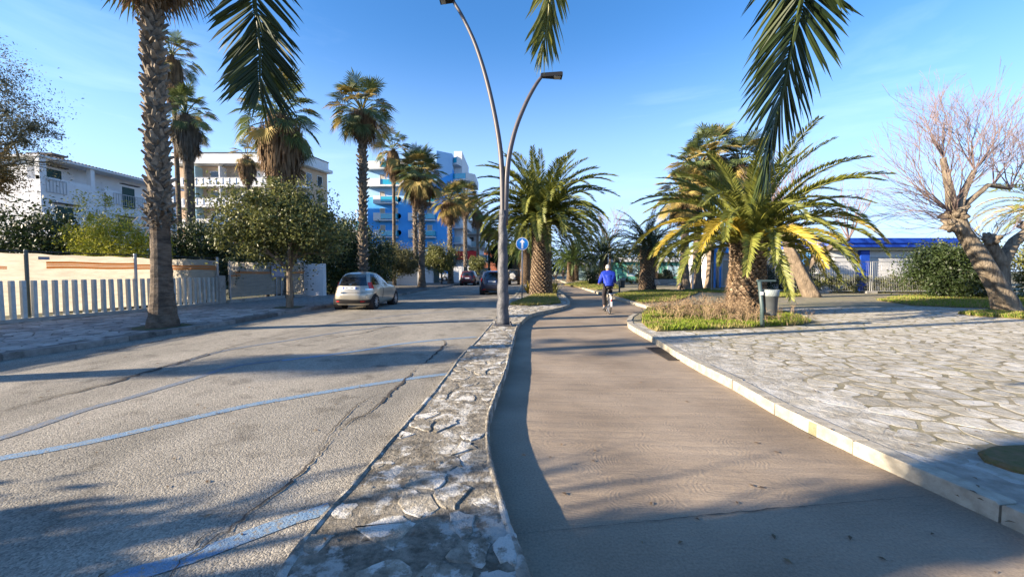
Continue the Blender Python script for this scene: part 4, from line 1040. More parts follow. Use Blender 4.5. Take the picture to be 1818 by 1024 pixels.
def fans():
    if FAN: return
    el = [(78, .5), (66, .6), (54, .7), (40, .85), (25, .95), (8, 1.0), (-12, .9), (-35, .7)]
    for nm in ('fan_green', 'fan_yellow'):
        FAN[nm] = [fan_frond('frond', nm, .95, R(e), .86, 115, 26, 3+i, .28+.07*i, bd*.5) for i, (e, bd) in enumerate(el)]
    FAN['dead'] = [fan_frond('dead_frond', 'fan_dead', .75, R(e), .95, 70, 16, 30+i, .5, .5, fold=.6) for i, e in enumerate((-40, -58, -72))]
fans()
def fan_palm(x, y, z0, zc, r0, r1, label, crown=1.0, n=40, skirt=0.0, skm='fan_dead', boots=None, rough=.06, seed=0, yel=.25, group='tall fan palms along the road', lean=(0, 0), flare=1.6, trm='trunk_wash', sw=1.0):
    rng = random.Random(seed); t = thing('fan_palm', label, 'palm tree', (x, y, z0), group); h = zc-z0
    def ax(s): return Vector((x+lean[0]*s+.06*math.sin(s*3+seed)*h*.06, y+lean[1]*s, z0+h*s))
    zs = [0, .4/h, .9/h, 1.6/h]+[.25+i*.75/10 for i in range(11)]; zs = sorted(set(q for q in zs if q <= 1))
    rad = [(r0+(r1-r0)*s)*(1+(flare-1)*math.exp(-s*h*1.6)) for s in zs]
    tb = MB(); P = []; RR = []
    step = .16 if boots != 'none' and h < 14 else .5
    k = int(h/step)
    for i in range(k+1):
        s = i/k; r_ = (r0+(r1-r0)*s)*(1+(flare-1)*math.exp(-s*h*1.6)); P.append(ax(s) if i else ax(0)-Vector((0, 0, .06))); RR.append(r_*(1+(.035 if i % 2 else -.02)))
    tb.tube(P, RR, 16, jit=.02, rng=rng); tb.build('trunk', trm, t)
    sm = stub_mesh(.20, .26, .13, 'leaf_base', 'boot')
    mb = MB(); mb.v = [(-.085, -.03, -.10), (.085, -.03, -.10), (.06, .05, .02), (-.06, .05, .02), (.028, .14, .15), (-.028, .14, .15), (.0, .10, .20), (-.085, -.03, .05), (.085, -.03, .05)]
    mb.f = [(0, 1, 2, 3), (3, 2, 4, 5), (5, 4, 6), (0, 3, 5, 6, 7), (1, 8, 6, 4, 2), (7, 6, 8)]; bmsh = mb.mesh('leaf_base', 'boot')
    if boots in ('parts', 'join'):
        b0, b1, step, w = boots_cfg.get(seed, (.05, 1, .17, 1.0)); J = MB(); cnt = 0; order = []
        rows = int(h*(b1-b0)/step)
        for j in range(rows):
            s = b0+(b1-b0)*(j+.5)/rows; rr = r0+(r1-r0)*s; ring = max(6, int(2*math.pi*rr/(.235*w)))
            for i in range(ring): order.append((2*math.pi*(i+.5*(j % 2)+j*.11)/ring+rng.uniform(-.1, .1), s))
        order.sort(key=lambda q: abs(((q[0]+math.pi/2+math.pi) % (2*math.pi))-math.pi))
        base = [Vector(v.co) for v in bmsh.vertices]; faces = [tuple(p.vertices) for p in bmsh.polygons]
        for a, s in order:
            rr = (r0+(r1-r0)*s); p = ax(s)+Vector((math.cos(a)*rr, math.sin(a)*rr, rng.uniform(-.03, .03))); sc_ = rng.uniform(.75, 1.25)*w
            Mx = Matrix.Rotation(a-math.pi/2, 3, 'Z') @ Matrix.Rotation(rng.uniform(-.35, .35), 3, 'X') @ Matrix.Rotation(rng.uniform(-.5, .5), 3, 'Y')
            if boots == 'parts' and cnt < 300: link('leaf_base', bmsh, t, loc=p, rot=Mx.to_euler(), scale=sc_); cnt += 1
            else: J.add([p+Mx @ (v*sc_) for v in base], faces)
        if J.v: J.build('leaf_bases', 'boot', t, kind='stuff')
    cm = ax(1)
    for i in range(n):
        q = (i+.5)/n; e = int(min(7, q**.85*8)); az = i*2.39996+rng.uniform(-.2, .2)
        ms = FAN['fan_yellow' if (rng.random() < yel*(.4+1.4*q)) else 'fan_green']
        link('frond', ms[e], t, loc=(cm.x+math.cos(az)*r1*.4, cm.y+math.sin(az)*r1*.4, cm.z+.25-.55*q*crown), rot=(rng.uniform(-.3, .3), rng.uniform(-.15, .15), az), scale=crown*rng.uniform(.82, 1.12))
    if skirt > 0:                                                  # hanging dead leaves
        g = np.random.default_rng(seed+5); V = []; rn = []; nS = int(900*min(2.2, max(.8, skirt)))
        for i in range(nS):
            az = g.uniform(0, 2*math.pi); s = g.uniform(0, 1); z = cm.z-.35*crown-s*skirt
            bulge = (.35+.65*math.sin(min(1, .12+s*.95)*math.pi))*.62*crown*sw if skirt > .9 else .5*crown*sw
            rr = r1+bulge*g.uniform(.35, 1.0); l = g.uniform(.45, .95)*crown; w = g.uniform(.02, .05)*crown
            p = np.array([cm.x+math.cos(az)*rr, cm.y+math.sin(az)*rr, z]); d = np.array([math.cos(az)*g.uniform(-.25, .22), math.sin(az)*g.uniform(-.25, .22), -1.0])
            d = d/np.linalg.norm(d); sd = np.array([-math.sin(az), math.cos(az), 0])*w
            V += [p-d*l*.4, p+sd, p+d*l*.6, p-sd]; rn += [g.uniform(0, 1)]*4
        me = fast_mesh('dead_leaves', np.array(V), np.arange(len(V)).reshape(-1, 4), skm, rn)
        link('dead_leaf_skirt', me, t, kind='stuff')
    nd = int(10+6*skirt)
    for i in range(nd):
        az = i*2.4+rng.uniform(-.3, .3)
        link('dead_frond', FAN['dead'][i % 3], t, loc=(cm.x, cm.y, cm.z-.2*crown-rng.uniform(0, .7)*max(.5, skirt)), rot=(rng.uniform(-.3, .3), rng.uniform(-.1, .2), az), scale=crown*rng.uniform(.7, 1.0))
    return t
boots_cfg = {101: (.26, .985, .115, .8), 105: (.08, .93, .26, .95), 107: (.3, .95, .26, .9), 108: (.05, .95, .3, .9), 109: (.05, .95, .3, .9), 110: (.05, .95, .3, .9)}
fan_palm(PALM_A[0], PALM_A[1], KH-.02, 10.2, .215, .165, 'big nearest fan palm with shaggy leaf bases beside the picket fence', 1.15, 44, 1.2, 'fan_dead', 'parts', seed=101, yel=.3, flare=1.7)
# burst of old split bases where the clean trunk begins
pa = [o for o in bpy.data.objects if o.get('label', '').startswith('big nearest')][0]
fb = MB(); rq = random.Random(4)
for i in range(70):
    az = rq.uniform(0, 6.28); z = 2.95+rq.uniform(-.35, .3); rr = .21; l = rq.uniform(.18, .42); dz = rq.uniform(-.9, .5); w = rq.uniform(.02, .05)
    p = Vector((PALM_A[0]+math.cos(az)*rr, PALM_A[1]+math.sin(az)*rr, z)); dd = Vector((math.cos(az), math.sin(az), dz)).normalized(); sd_ = Vector((-math.sin(az), math.cos(az), 0))*w
    b_ = len(fb.v); fb.v += [tuple(p-sd_), tuple(p+sd_), tuple(p+dd*l*.6+sd_*.8+Vector((0, 0, .03))), tuple(p+dd*l*.6-sd_*.8+Vector((0, 0, .03))), tuple(p+dd*l+Vector((0, 0, -.06)))]; fb.f += [(b_, b_+1, b_+2, b_+3), (b_+3, b_+2, b_+4)]; fb.r += [rq.random()]*5
fb.build('old_fibres', 'fan_dead_grey', pa, kind='stuff')
fan_palm(-24.9, 30.5, 0, 17.4, .17, .13, 'tallest thin fan palm with ragged brown crown behind the nearest palm', 1.15, 26, 3.2, 'fan_dead', 'none', seed=102, yel=.5, sw=.75)
fan_palm(-24.6, 31.5, 0, 12.2, .16, .12, 'slender bare-stemmed fan palm close behind the nearest palm', .9, 16, 1.0, 'fan_dead', 'none', seed=112, yel=.5, sw=.6)
fan_palm(-22.1, 28, 0, 12.2, .24, .21, 'fan palm with long grey skirt of dead leaves beside the nearest palm', 1.1, 34, 2.5, 'fan_dead_grey', 'none', seed=103, yel=.1)
fan_palm(-12.35, 22, 0, 9.9, .33, .30, 'fan palm with a huge brown skirt rising behind the pavement tree', 1.35, 40, 3.1, 'fan_dead', 'none', seed=104, yel=.2, sw=1.1)
fan_palm(-22.6, 35, 0, 11.3, .2, .17, 'small withered fan palm in front of the beige block', .9, 14, 1.9, 'fan_dead', 'none', seed=113, yel=.9)
fan_palm(-8.85, 24.3, KH-.02, 11.0, .235, .20, 'fan palm with scaly pale trunk standing behind the silver hatchback', 1.2, 48, .6, 'fan_dead', 'join', seed=105, yel=.35)
fan_palm(-11.6, 40, 0, 13.4, .17, .14, 'very slender fan palm in front of the blue hotel portholes', 1.25, 26, 2.2, 'fan_dead', 'none', seed=106, yel=.5, sw=.7)
fan_palm(-7.9, 35.5, KH-.02, 9.9, .26, .22, 'dark-trunked fan palm with the fullest crown before the blue hotel', 1.4, 62, 1.6, 'fan_dead', 'join', seed=107, yel=.35)
fan_palm(-9.75, 41, 0, 11.6, .24, .2, 'pale-trunked fan palm partly behind the fullest crowned palm', 1.4, 40, 1.2, 'fan_dead', 'join', seed=108, yel=.4)
fan_palm(-7.1, 46.8, KH-.02, 9.6, .27, .22, 'fan palm with orange-brown drooping crown beside the hotel corner', 1.35, 56, 1.8, 'fan_dead', 'join', seed=109, yel=.6)
fan_palm(-6.5, 57, KH-.02, 12.0, .26, .22, 'fan palm in front of the balconied hotel wing', 1.4, 50, 1.8, 'fan_dead', 'join', seed=110, yel=.4)
fan_palm(-5.9, 70, 0, 12.0, .25, .2, 'farther fan palm in front of the pale apartment block', 1.4, 40, 2.0, 'fan_dead', 'none', seed=111, yel=.4)
fan_palm(-4.9, 86, 0, 11.2, .25, .2, 'farthest fan palm of the row near the terracotta building', 1.6, 34, 2.5, 'fan_dead', 'none', seed=114, yel=.4)
fan_palm(-8.95, 5.4, KH-.02, 9.8, .16, .14, 'slim fan palm at the kerb outside the frame', 1.0, 22, .6, 'fan_dead', 'none', seed=115, yel=.2)
fan_palm(-19.0, 2.6, 0, 5.6, .2, .18, 'small fan palm behind the hoarding outside the frame', .9, 15, .25, 'fan_dead', 'none', seed=116, yel=.2)
# right side group
for i, (x, y, zc, cr_, lab) in enumerate([(15.0, 33, 10.0, 1.45, 'left fan palm of the tall cluster behind the feather palm'), (16.6, 34, 11.2, 1.6, 'middle and tallest fan palm of the cluster behind the feather palm'),
                                          (18.4, 33, 10.2, 1.5, 'right fan palm of the tall cluster behind the feather palm'), (13.6, 32, 7.6, 1.45, 'lower fan palm at the edge of the cluster behind the feather palm')]):
    fan_palm(x, y, KH-.03, zc, .34, .26, lab, cr_, 44, 1.2, 'fan_dead', 'none', seed=120+i, yel=.35, group='fan palms clustered in the plaza', trm='bark')

# feather palms
phoenix(1.8, 25, MH, 4.75, .60, 5.0, 'large feather palm with thick scaly trunk on the median behind the round sign', 112, seed=1, stubs='join', lw=.052, mset='fr_olive', dead=3, dense=74, ll=.55)
phoenix(7.95, 13.7, KH, 2.5, .55, 4.05, 'squat feather palm with yellowing fronds in the grass bed beside the waste bin', 84, seed=2, stubs='parts', lw=.046, mset='fr_olive', yel=.27, dense=96, dead=1, emax=6.2, ll=.44)
phoenix(10.0, 30, KH, 3.2, .52, 3.7, 'dark green feather palm behind the bench side of the cycle path', 58, seed=3, lw=.05, mset='fr_dark')
phoenix(11.5, 51, KH, 3.4, .5, 4.6, 'feather palm above the cyclist with dark spreading crown', 56, seed=4, lw=.06, mset='fr_dark')
phoenix(9.3, 60, KH, 3.6, .5, 4.6, 'farther feather palm left of the cyclist crown', 50, seed=5, lw=.07, mset='fr_dark')
phoenix(7.8, 54, .1, 2.7, .45, 3.6, 'small upright feather palm at the end of the cycle path', 50, seed=6, lw=.06, mset='fr_green')
phoenix(1.5, 45, .1, 4.0, .5, 4.6, 'feather palm on the median hidden behind the large one', 56, seed=7, lw=.06, mset='fr_green')
phoenix(3.6, 62, .1, 4.2, .5, 4.6, 'distant feather palm on the median', 46, seed=8, lw=.07, mset='fr_green')
phoenix(14.6, 42, KH, 3.6, .4, 3.4, 'brownish feather palm between the trunks in the plaza', 40, seed=10, lw=.06, mset='fr_green', yel=.3)
phoenix(23.3, 17.6, KH, 4.15, .4, 3.0, 'scruffy feather palm behind the bare tree', 44, seed=11, lw=.05, mset='fr_olive', yel=.4)
phoenix(0.6, 80, .1, 4.5, .5, 4.6, 'last feather palm visible along the median', 40, seed=12, lw=.08, mset='fr_dark')

# the palm the photographer stands under: trunk behind the camera, three fronds hang into view
op = thing('feather_palm', 'overhanging feather palm whose dark fronds hang down into the top of view', 'palm tree', (0.0, -1.7, MH), 'feather palms of the promenade')
C0 = Vector((0.05, -1.5, 4.6))
tb = MB(); tb.tube([(0, -1.7, 0), (0, -1.7, 1), (0, -1.65, 2.5), (.05, -1.6, 4.4)], [.42, .36, .34, .38], 18, jit=.05); tb.build('trunk', 'trunk_ph', op)
def hang(pts, name, m, nl, seed, lw, ll, **k):
    P = [C0]+pts; P = [Vector(p) for p in P]
    S = []
    for i in range(len(P)-1):
        a, b = P[i], P[i+1]; z = P[i-1] if i else a*2-b; c = P[i+2] if i+2 < len(P) else b*2-a
        for j in range(5):
            t = j/5; S.append(.5*((2*a)+(b-z)*t+(2*z-5*a+4*b-c)*t*t+(3*a-z-3*b+c)*t**3))
    S.append(P[-1])
    me = phoenix_frond(name, 0, 0, 0, m, nl, seed, lw, ll, segs=3, path=S, **k); return link(name, me, op)
hang([Vector((.9, 0.3, 5.15)), Vector((1.55, 1.55, 4.55)), D(1440, -140, 2.2), D(1423, 0, 2.42), D(1405, 86, 2.5), D(1391, 156, 2.54), D(1374, 225, 2.57), D(1364, 290, 2.58)], 'frond', 'fr_dark', 124, 1, .021, .40, hang=.14, v=.04, ang=(46, 12), tap=(.35, 9))
hang([Vector((-.7, 0.3, 5.1)), Vector((-1.25, 1.7, 4.5)), D(440, -160, 2.5), D(452, 0, 2.72), D(457, 40, 2.75), D(461, 80, 2.78), D(461.5, 125, 2.8), D(462, 165, 2.8)], 'frond', 'fr_dark', 112, 2, .021, .34, hang=.12, v=.04, ang=(62, 24), tap=(.3, 8))
hang([Vector((.1, 0.4, 5.3)), Vector((.15, 1.8, 4.9)), D(1000, -210, 2.6), D(984, -60, 2.9), D(977, 0, 2.95), D(970, 50, 3.0), D(965, 88, 3.0)], 'frond', 'fr_olive', 84, 3, .018, .27, hang=.14, v=.10, ang=(46, 22), tap=(.5, 6))
rt = random.Random(3)
om = ph_meshes(('fr_dark', 46, .04), 'fr_dark', 4.2, 46, .04, .5)
for i in range(26):
    az = math.pi+R(25)+rt.uniform(0, math.pi-R(50))
    e = rt.choice((0, 1, 2, 3, 4, 5))
    link('frond', om[e], op, loc=(C0.x, C0.y-.2, C0.z), rot=(rt.uniform(-.2, .2), rt.uniform(-.1, .1), az), scale=.9)

# ------------------------------------------------------------------ broadleaf trees, bushes, hedges
def limb(mb, p, d, l, r, depth, rng, tips, spread=.55, sub=3, shrink=.72, up=.12, sides=6, curve=.18, minr=.004, mids=None):
    n = 4; pts = [p]; q = p; dd = d.normalized()
    for i in range(n):
        dd = (dd+Vector((rng.uniform(-1, 1), rng.uniform(-1, 1), rng.uniform(-1, 1)+up))*curve).normalized(); q = q+dd*l/n; pts.append(q)
    r2 = max(minr, r*.62)
    mb.tube(pts, [r+(r2-r)*i/n for i in range(n+1)], max(3, sides), cap=depth == 0)
    if mids is not None: mids.append(pts[2])
    if depth == 0: tips.append(q); return
    for k in range(sub):
        ax_ = dd.orthogonal().normalized(); ax_ = Matrix.Rotation(rng.uniform(0, 6.28)+k*2*math.pi/sub, 3, dd) @ ax_
        nd = (dd+ax_*spread*rng.uniform(.6, 1.3)).normalized()
        st = pts[rng.choice((2, 3, 4, 4))] if k else q
        limb(mb, st, nd, l*shrink*rng.uniform(.8, 1.15), r2*.9, depth-1, rng, tips, spread, sub, shrink, up, max(3, sides-1), curve, minr, mids)
def leafy(x, y, z0, label, blobs, n, size, m, seed, trunk=None, name='tree', cat='tree', group=None, shell=.35, aspect=.5, tm='bark_dark', core=None, rough=.25):
    t = thing(name, label, cat, (x, y, z0), group); rng = random.Random(seed)
    if trunk:
        tb = MB(); tips = []
        p0 = Vector((x, y, z0-.05))
        tb.tube([p0, p0+Vector((.02, 0, trunk[0]*.5)), p0+Vector((0, .03, trunk[0]))], [trunk[1]*1.25, trunk[1], trunk[1]*.85], 10)
        for k in range(trunk[2]):
            a = 6.28*k/trunk[2]+.4; limb(tb, p0+Vector((0, .03, trunk[0]-.02)), Vector((math.cos(a)*.6, math.sin(a)*.6, 1)), trunk[3], trunk[1]*.62, 3, rng, tips, .55, 3)
        tb.build('trunk', tm, t)
    P, K = blob_points(blobs, n, seed, shell, rough)
    link('crown' if name == 'tree' else 'foliage', leaf_mesh('leaves', P, size, m, seed, aspect=aspect, clump=K), t, kind='stuff')
    if core:
        for (c, r) in (core if isinstance(core, list) else []):
            pass
    return t
leafy(-8.85, 16.1, KH, 'round privet street tree on the pavement left of the silver hatchback', [((-9.3, 16.2, 3.45), (2.25, 2.1, 1.6)), ((-8.0, 16.0, 3.1), (1.6, 1.7, 1.2)), ((-10.3, 16.3, 3.0), (1.25, 1.4, 1.2)), ((-9.2, 16, 4.4), (1.3, 1.3, .8))], 34000, .115, 'lf_mid', 31, (1.45, .12, 4, 1.15), tm='bark', shell=.15, rough=.3)
leafy(-20.5, 15, 0, 'tall feathery tree leaning in from the left edge above the white house', [((-19.0, 15, 7.2), (2.0, 2.0, 1.5)), ((-20.8, 15.5, 9.4), (2.2, 2.2, 1.6)), ((-20.3, 15, 6.0), (2.2, 2.0, 1.1)), ((-17.9, 15.2, 6.7), (.9, 1.0, .7)), ((-19.4, 15.1, 8.4), (.9, .9, .6))], 38000, .085, 'lf_fine', 32, (4.5, .2, 4, 1.6), shell=.1, rough=.4, aspect=.35, tm='bark_dark')
leafy(-21.0, 14.6, 0, 'rust coloured lower boughs at the left edge beneath the feathery tree', [((-18.7, 14.4, 5.2), (1.3, 1.3, .7)), ((-19.6, 14.6, 4.7), (1.5, 1.2, .7))], 14000, .10, 'lf_rust', 33, (3.0, .08, 3, 1.0), shell=.1, aspect=.35)
leafy(-19.3, 18, 0, 'dark evergreen bush at the left edge behind the hoarding', [((-21.5, 18, 2.4), (2.6, 1.8, 2.3)), ((-19.4, 17.8, 1.9), (1.8, 1.6, 1.7)), ((-18.2, 17.7, 1.4), (1.3, 1.3, 1.2))], 22000, .14, 'lf_dark', 34, (.5, .1, 3, .8), 'bush', 'bush')
leafy(-17.0, 17.3, 0, 'yellow-green bamboo-like bush behind the hoarding in front of the white house', [((-16.6, 16.6, 2.5), (1.2, 1.2, 1.8)), ((-15.6, 16.5, 2.4), (1.3, 1.2, 1.7)), ((-17.4, 16.6, 2.0), (.9, .9, 1.1)), ((-14.9, 16.4, 2.1), (.9, 1, 1.3))], 26000, .10, 'lf_yellow', 35, None, 'bush', 'bush', shell=.1, rough=.45, aspect=.3)
leafy(-16.5, 18.6, 0, 'low dark green undergrowth below the yellow-green bush', [((-17.5, 18.2, 1.4), (2.0, .8, 1.0)), ((-14.8, 18.8, 1.3), (2.0, .8, 1.0))], 9000, .12, 'lf_dark', 36, None, 'bush', 'bush')
leafy(-15.5, 20.5, 0, 'dark green rounded tree between the nearest palm and the privet tree', [((-15.6, 20.5, 2.9), (1.6, 1.5, 1.6)), ((-14.6, 20.3, 2.2), (1.3, 1.3, 1.4)), ((-16.3, 20.4, 1.8), (1.2, 1.2, 1.2))], 20000, .13, 'lf_dark', 37, (1.0, .1, 3, .9))
leafy(-14.2, 23.5, 0, 'dense dark shrubs behind the mesh hoarding', [((-14.4, 23.5, 2.3), (2.2, 1.6, 1.9)), ((-12.4, 24.5, 2.2), (1.6, 1.6, 1.9))], 18000, .15, 'lf_dark', 38, (.6, .1, 3, .8), 'bush', 'bush')
leafy(-11.8, 28.5, 0, 'tall dark hedge behind the silver hatchback', [((-11.6, 26.5, 2.6), (1.7, 2.0, 2.3)), ((-11.4, 29.5, 2.9), (1.7, 2.2, 2.4)), ((-11.6, 32.5, 2.7), (1.6, 2.2, 2.3)), ((-10.9, 35.0, 2.3), (1.3, 1.8, 1.8)), ((-11.3, 27.5, 1.0), (1.4, 2.5, 1.2)), ((-11.3, 31.5, 1.0), (1.4, 2.8, 1.2)), ((-13.2, 28, 3.6), (2.0, 2.6, 1.6))], 52000, .16, 'lf_dark', 39, (.8, .12, 4, 1.0), 'hedge', 'hedge')
leafy(-10.9, 36.5, 0, 'grey-green olive shrub over the stained garden wall', [((-10.6, 37.6, 2.5), (1.7, 1.3, 1.4)), ((-9.6, 38.5, 2.2), (1.1, 1.1, 1.1))], 14000, .13, 'lf_olive', 40, (1.2, .07, 3, .8), 'bush', 'bush')
leafy(-7.9, 45.5, 0, 'round clipped street tree below the blue hotel', [((-8.0, 45.5, 3.0), (1.8, 1.6, 1.6)), ((-8.9, 45.2, 2.7), (1.0, 1.0, 1.1))], 16000, .15, 'lf_mid', 41, (1.3, .10, 4, 1.0))
leafy(-5.2, 62, 0, 'small round tree near the parked dark red car', [((-5.3, 62, 2.5), (1.4, 1.3, 1.4))], 6000, .18, 'lf_mid', 42, (1.2, .1, 3, .8))
leafy(-2.6, 84, 0, 'dark evergreen tree past the pale apartment block', [((-2.6, 84, 5.0), (2.2, 2.2, 3.0)), ((-1.5, 83, 3), (2.0, 1.8, 2.0))], 14000, .3, 'lf_dark', 43, (2.0, .2, 3, 1.2))
leafy(-0.6, 100, 0, 'far dark tree closing the end of the road', [((-.5, 100, 4.5), (3.0, 2.5, 3.5)), ((3, 104, 4.0), (3.0, 2.5, 3.0))], 14000, .34, 'lf_dark', 44, (2.0, .2, 3, 1.2))
leafy(9.4, 45, .1, 'round clipped bush at the far bend of the cycle path', [((9.2, 44, .9), (1.25, 1.1, .95))], 7000, .13, 'lf_dark', 45, None, 'bush', 'bush', shell=.7, rough=.12)
leafy(23.6, 21.9, KH, 'dark rounded juniper beside the leaning bare tree', [((23.4, 21.8, 1.5), (1.75, 1.5, 1.6)), ((24.4, 21.6, 1.2), (1.3, 1.2, 1.2)), ((23.0, 21.8, 2.2), (.9, .9, .8))], 26000, .12, 'lf_dark', 46, (.4, .1, 3, .7), 'bush', 'bush', shell=.5)
leafy(29, 23, KH, 'yellow-green shrubs at the right edge behind the bare tree', [((29.2, 22.0, 1.6), (2.2, 1.4, 1.6)), ((26.5, 24, 1.9), (1.6, 1.4, 1.7))], 14000, .14, 'lf_mid', 47, None, 'bush', 'bush')
leafy(20.5, 27, KH, 'clipped green hedge behind the mesh fence in front of the kiosk', [((19.6+i*1.15, 26.9-.02*i, .55), (.85, .6, .72)) for i in range(9)], 24000, .10, 'lf_mid', 48, None, 'hedge', 'hedge', shell=.6)
leafy(17.6, 28.8, KH, 'dark green shrub beside the white roller door', [((18.3, 28.4, .9), (1.1, .8, 1.0)), ((19.3, 28.2, .7), (1.0, .7, .8)), ((19.8, 27.9, 1.9), (1.3, 1.0, 1.0))], 12000, .12, 'lf_dark', 49, (.5, .08, 3, .9), 'bush', 'bush')
leafy(15.6, 41.5, KH, 'olive bushes along the far mesh fence', [((16.2, 43, .8), (1.6, .8, .9)), ((19.5, 42.5, .8), (1.6, .8, .9)), ((13.2, 44.5, 1.0), (1.2, .8, 1.1))], 9000, .16, 'lf_olive', 50, None, 'bush', 'bush')
# far wood: nobody could count it
P, K = blob_points([((-60+i*11, 150+(i % 3)*9, 4.0+(i*7 % 4)), (8, 5, 4.5+(i*5 % 3))) for i in range(16)], 30000, 60, .4)
link('treeline', leaf_mesh('leaves', P, .75, 'lf_dark', 61, clump=K), None, kind='stuff')
P, K = blob_points([((6+i*4.2, 82+(i % 3)*5, 1.8+(i*7 % 3)*.4), (3.4, 2.4, 1.9)) for i in range(12)], 18000, 62, .4)
link('undergrowth', leaf_mesh('leaves', P, .34, 'lf_dark', 63, clump=K), None, kind='stuff')

# bare trees
def bare(x, y, z0, label, stems, seed, twig_n=1, knobs=(), bark='bark_pale'):
    t = thing('bare_tree', label, 'tree', (x, y, z0)); rng = random.Random(seed); tb = MB(); tw = MB()
    for pts, rad, shoots in stems:
        P = [Vector(p) for p in pts]; Q = []; RR = []
        for i in range(len(P)-1):
            for j in range(5):
                u = j/5; Q.append(P[i].lerp(P[i+1], u)+Vector((rng.uniform(-1, 1), rng.uniform(-1, 1), 0))*rad[i]*.04); RR.append(rad[i]+(rad[i+1]-rad[i])*u)
        Q.append(P[-1]); RR.append(rad[-1]); tb.tube(Q, RR, 28, jit=.03, rng=rng, ridge=.085, ph=rng.uniform(0, 6))
        for (frac, nS, l, r, depth, az0, spread_up, spr) in shoots:
            q = frac*(len(Q)-1); c = Q[int(q)]
            for k in range(nS):
                a = az0+rng.uniform(-1, 1)*spr
                d = Vector((math.cos(a), math.sin(a)*.8, spread_up+rng.uniform(-.25, .5)))
                limb(tw, c, d, l*rng.uniform(.75, 1.2), r, depth, rng, [], .42, 3, .74, .22, 4, .12, .0035)
    for (c, r_) in knobs:
        for k in range(14):
            d = Vector((rng.gauss(0, 1), rng.gauss(0, 1), rng.gauss(0, 1))).normalized()
            tb.tube([Vector(c), Vector(c)+d*r_*.7, Vector(c)+d*r_*rng.uniform(.9, 1.3)], [r_*.45, r_*.35, r_*.12], 6, jit=.2, rng=rng)
    tb.build('trunk', bark, t, smooth=True); tw.build('twigs', 'twig', t, kind='stuff')
    return t
bx_, by_ = 17.0, 13.9
bare(bx_, by_, KH, 'leaning pale-trunked bare tree with knobbly pollard heads at the right edge',
     [([(17.15, 13.9, .05), (16.75, 13.9, .9), (16.1, 13.95, 2.0), (15.5, 14.0, 2.9), (15.15, 14.0, 3.6)], [.40, .27, .245, .20, .20],
       [(.98, 11, 1.45, .024, 3, math.pi, .5, .9), (.9, 16, 1.15, .012, 2, math.pi, .15, .8), (.75, 6, .8, .012, 2, math.pi, .2, .9)]),
      ([(15.15, 14.0, 3.5), (14.95, 14, 4.4), (14.7, 14.0, 5.4)], [.17, .11, .08], [(1, 10, 1.1, .018, 3, math.pi*.6, 1.8, 1.6), (.6, 9, .95, .013, 3, math.pi, 1.2, 1.4)]),
      ([(15.2, 14.0, 3.5), (15.6, 14.1, 4.3), (15.9, 14.1, 5.0)], [.15, .10, .07], [(1, 12, 1.25, .019, 3, .5, 1.9, 1.7), (.6, 9, 1.05, .014, 3, .2, 1.1, 1.2)]),
      ([(15.3, 14.0, 3.6), (16.4, 14.1, 4.5), (17.3, 14.2, 4.4)], [.10, .07, .05], [(1, 7, 1.1, .02, 3, .3, .9, 1.2), (.6, 5, 1.0, .02, 3, .8, 1.2, 1.2)]),
      ([(17.5, 14.3, .05), (17.35, 14.4, 1.0), (17.3, 14.4, 1.8), (16.9, 14.4, 2.5)], [.30, .23, .2, .17], [(1, 8, .7, .014, 2, 1.0, .6, 2)]),
      ([(17.3, 14.4, 1.7), (17.9, 14.5, 2.6), (18.6, 14.5, 3.1)], [.2, .16, .16], [(1, 10, 1.1, .02, 3, 0, .8, 1.6)])],
     71, knobs=[((15.2, 14.0, 3.5), .36), ((15.1, 13.95, 3.15), .30), ((16.9, 14.4, 2.6), .3), ((18.6, 14.5, 3.1), .36)])
bare(16.0, 22.5, KH, 'slanting brown tree with forked limbs behind the yellowing feather palm',
     [([(16.8, 22.6, .05), (16.2, 22.6, 1.2), (15.5, 22.6, 2.6), (15.1, 22.6, 3.6)], [.42, .33, .28, .2], [(1, 7, 1.5, .05, 3, 2.0, 1.6, 1.6)]),
      ([(16.1, 22.6, 1.3), (16.9, 22.6, 2.3), (17.8, 22.5, 3.0), (18.6, 22.5, 3.3)], [.22, .18, .15, .1], [(1, 7, 1.4, .04, 3, .5, 1.3, 1.2)])], 72, bark='bark')
bare(19.5, 27.0, KH, 'pinkish leafless tree rising above the feather palm fronds', [([(17.2, 24.8, .1), (17.1, 24.8, 3.0), (17.0, 24.8, 5.0)], [.14, .12, .09], [(1, 12, 1.6, .03, 3, 0, 1.8, 3.1), (.7, 6, 1.4, .03, 3, 0, 1.2, 3.1)])], 73)
bare(24.0, 19, KH, 'second leafless tree at the right edge', [([(24.5, 18.5, .1), (24.4, 18.5, 3.0), (24.2, 18.5, 4.5)], [.16, .13, .08], [(1, 12, 1.5, .03, 3, 0, 1.4, 3.1)])], 74)
bare(11.8, 58, KH, 'distant leafless tree above the cyclist palms', [([(13.5, 56, .1), (13.5, 56, 4), (13.4, 56, 5.5)], [.2, .16, .1], [(1, 12, 1.9, .05, 3, 0, 1.4, 3.1)])], 75)

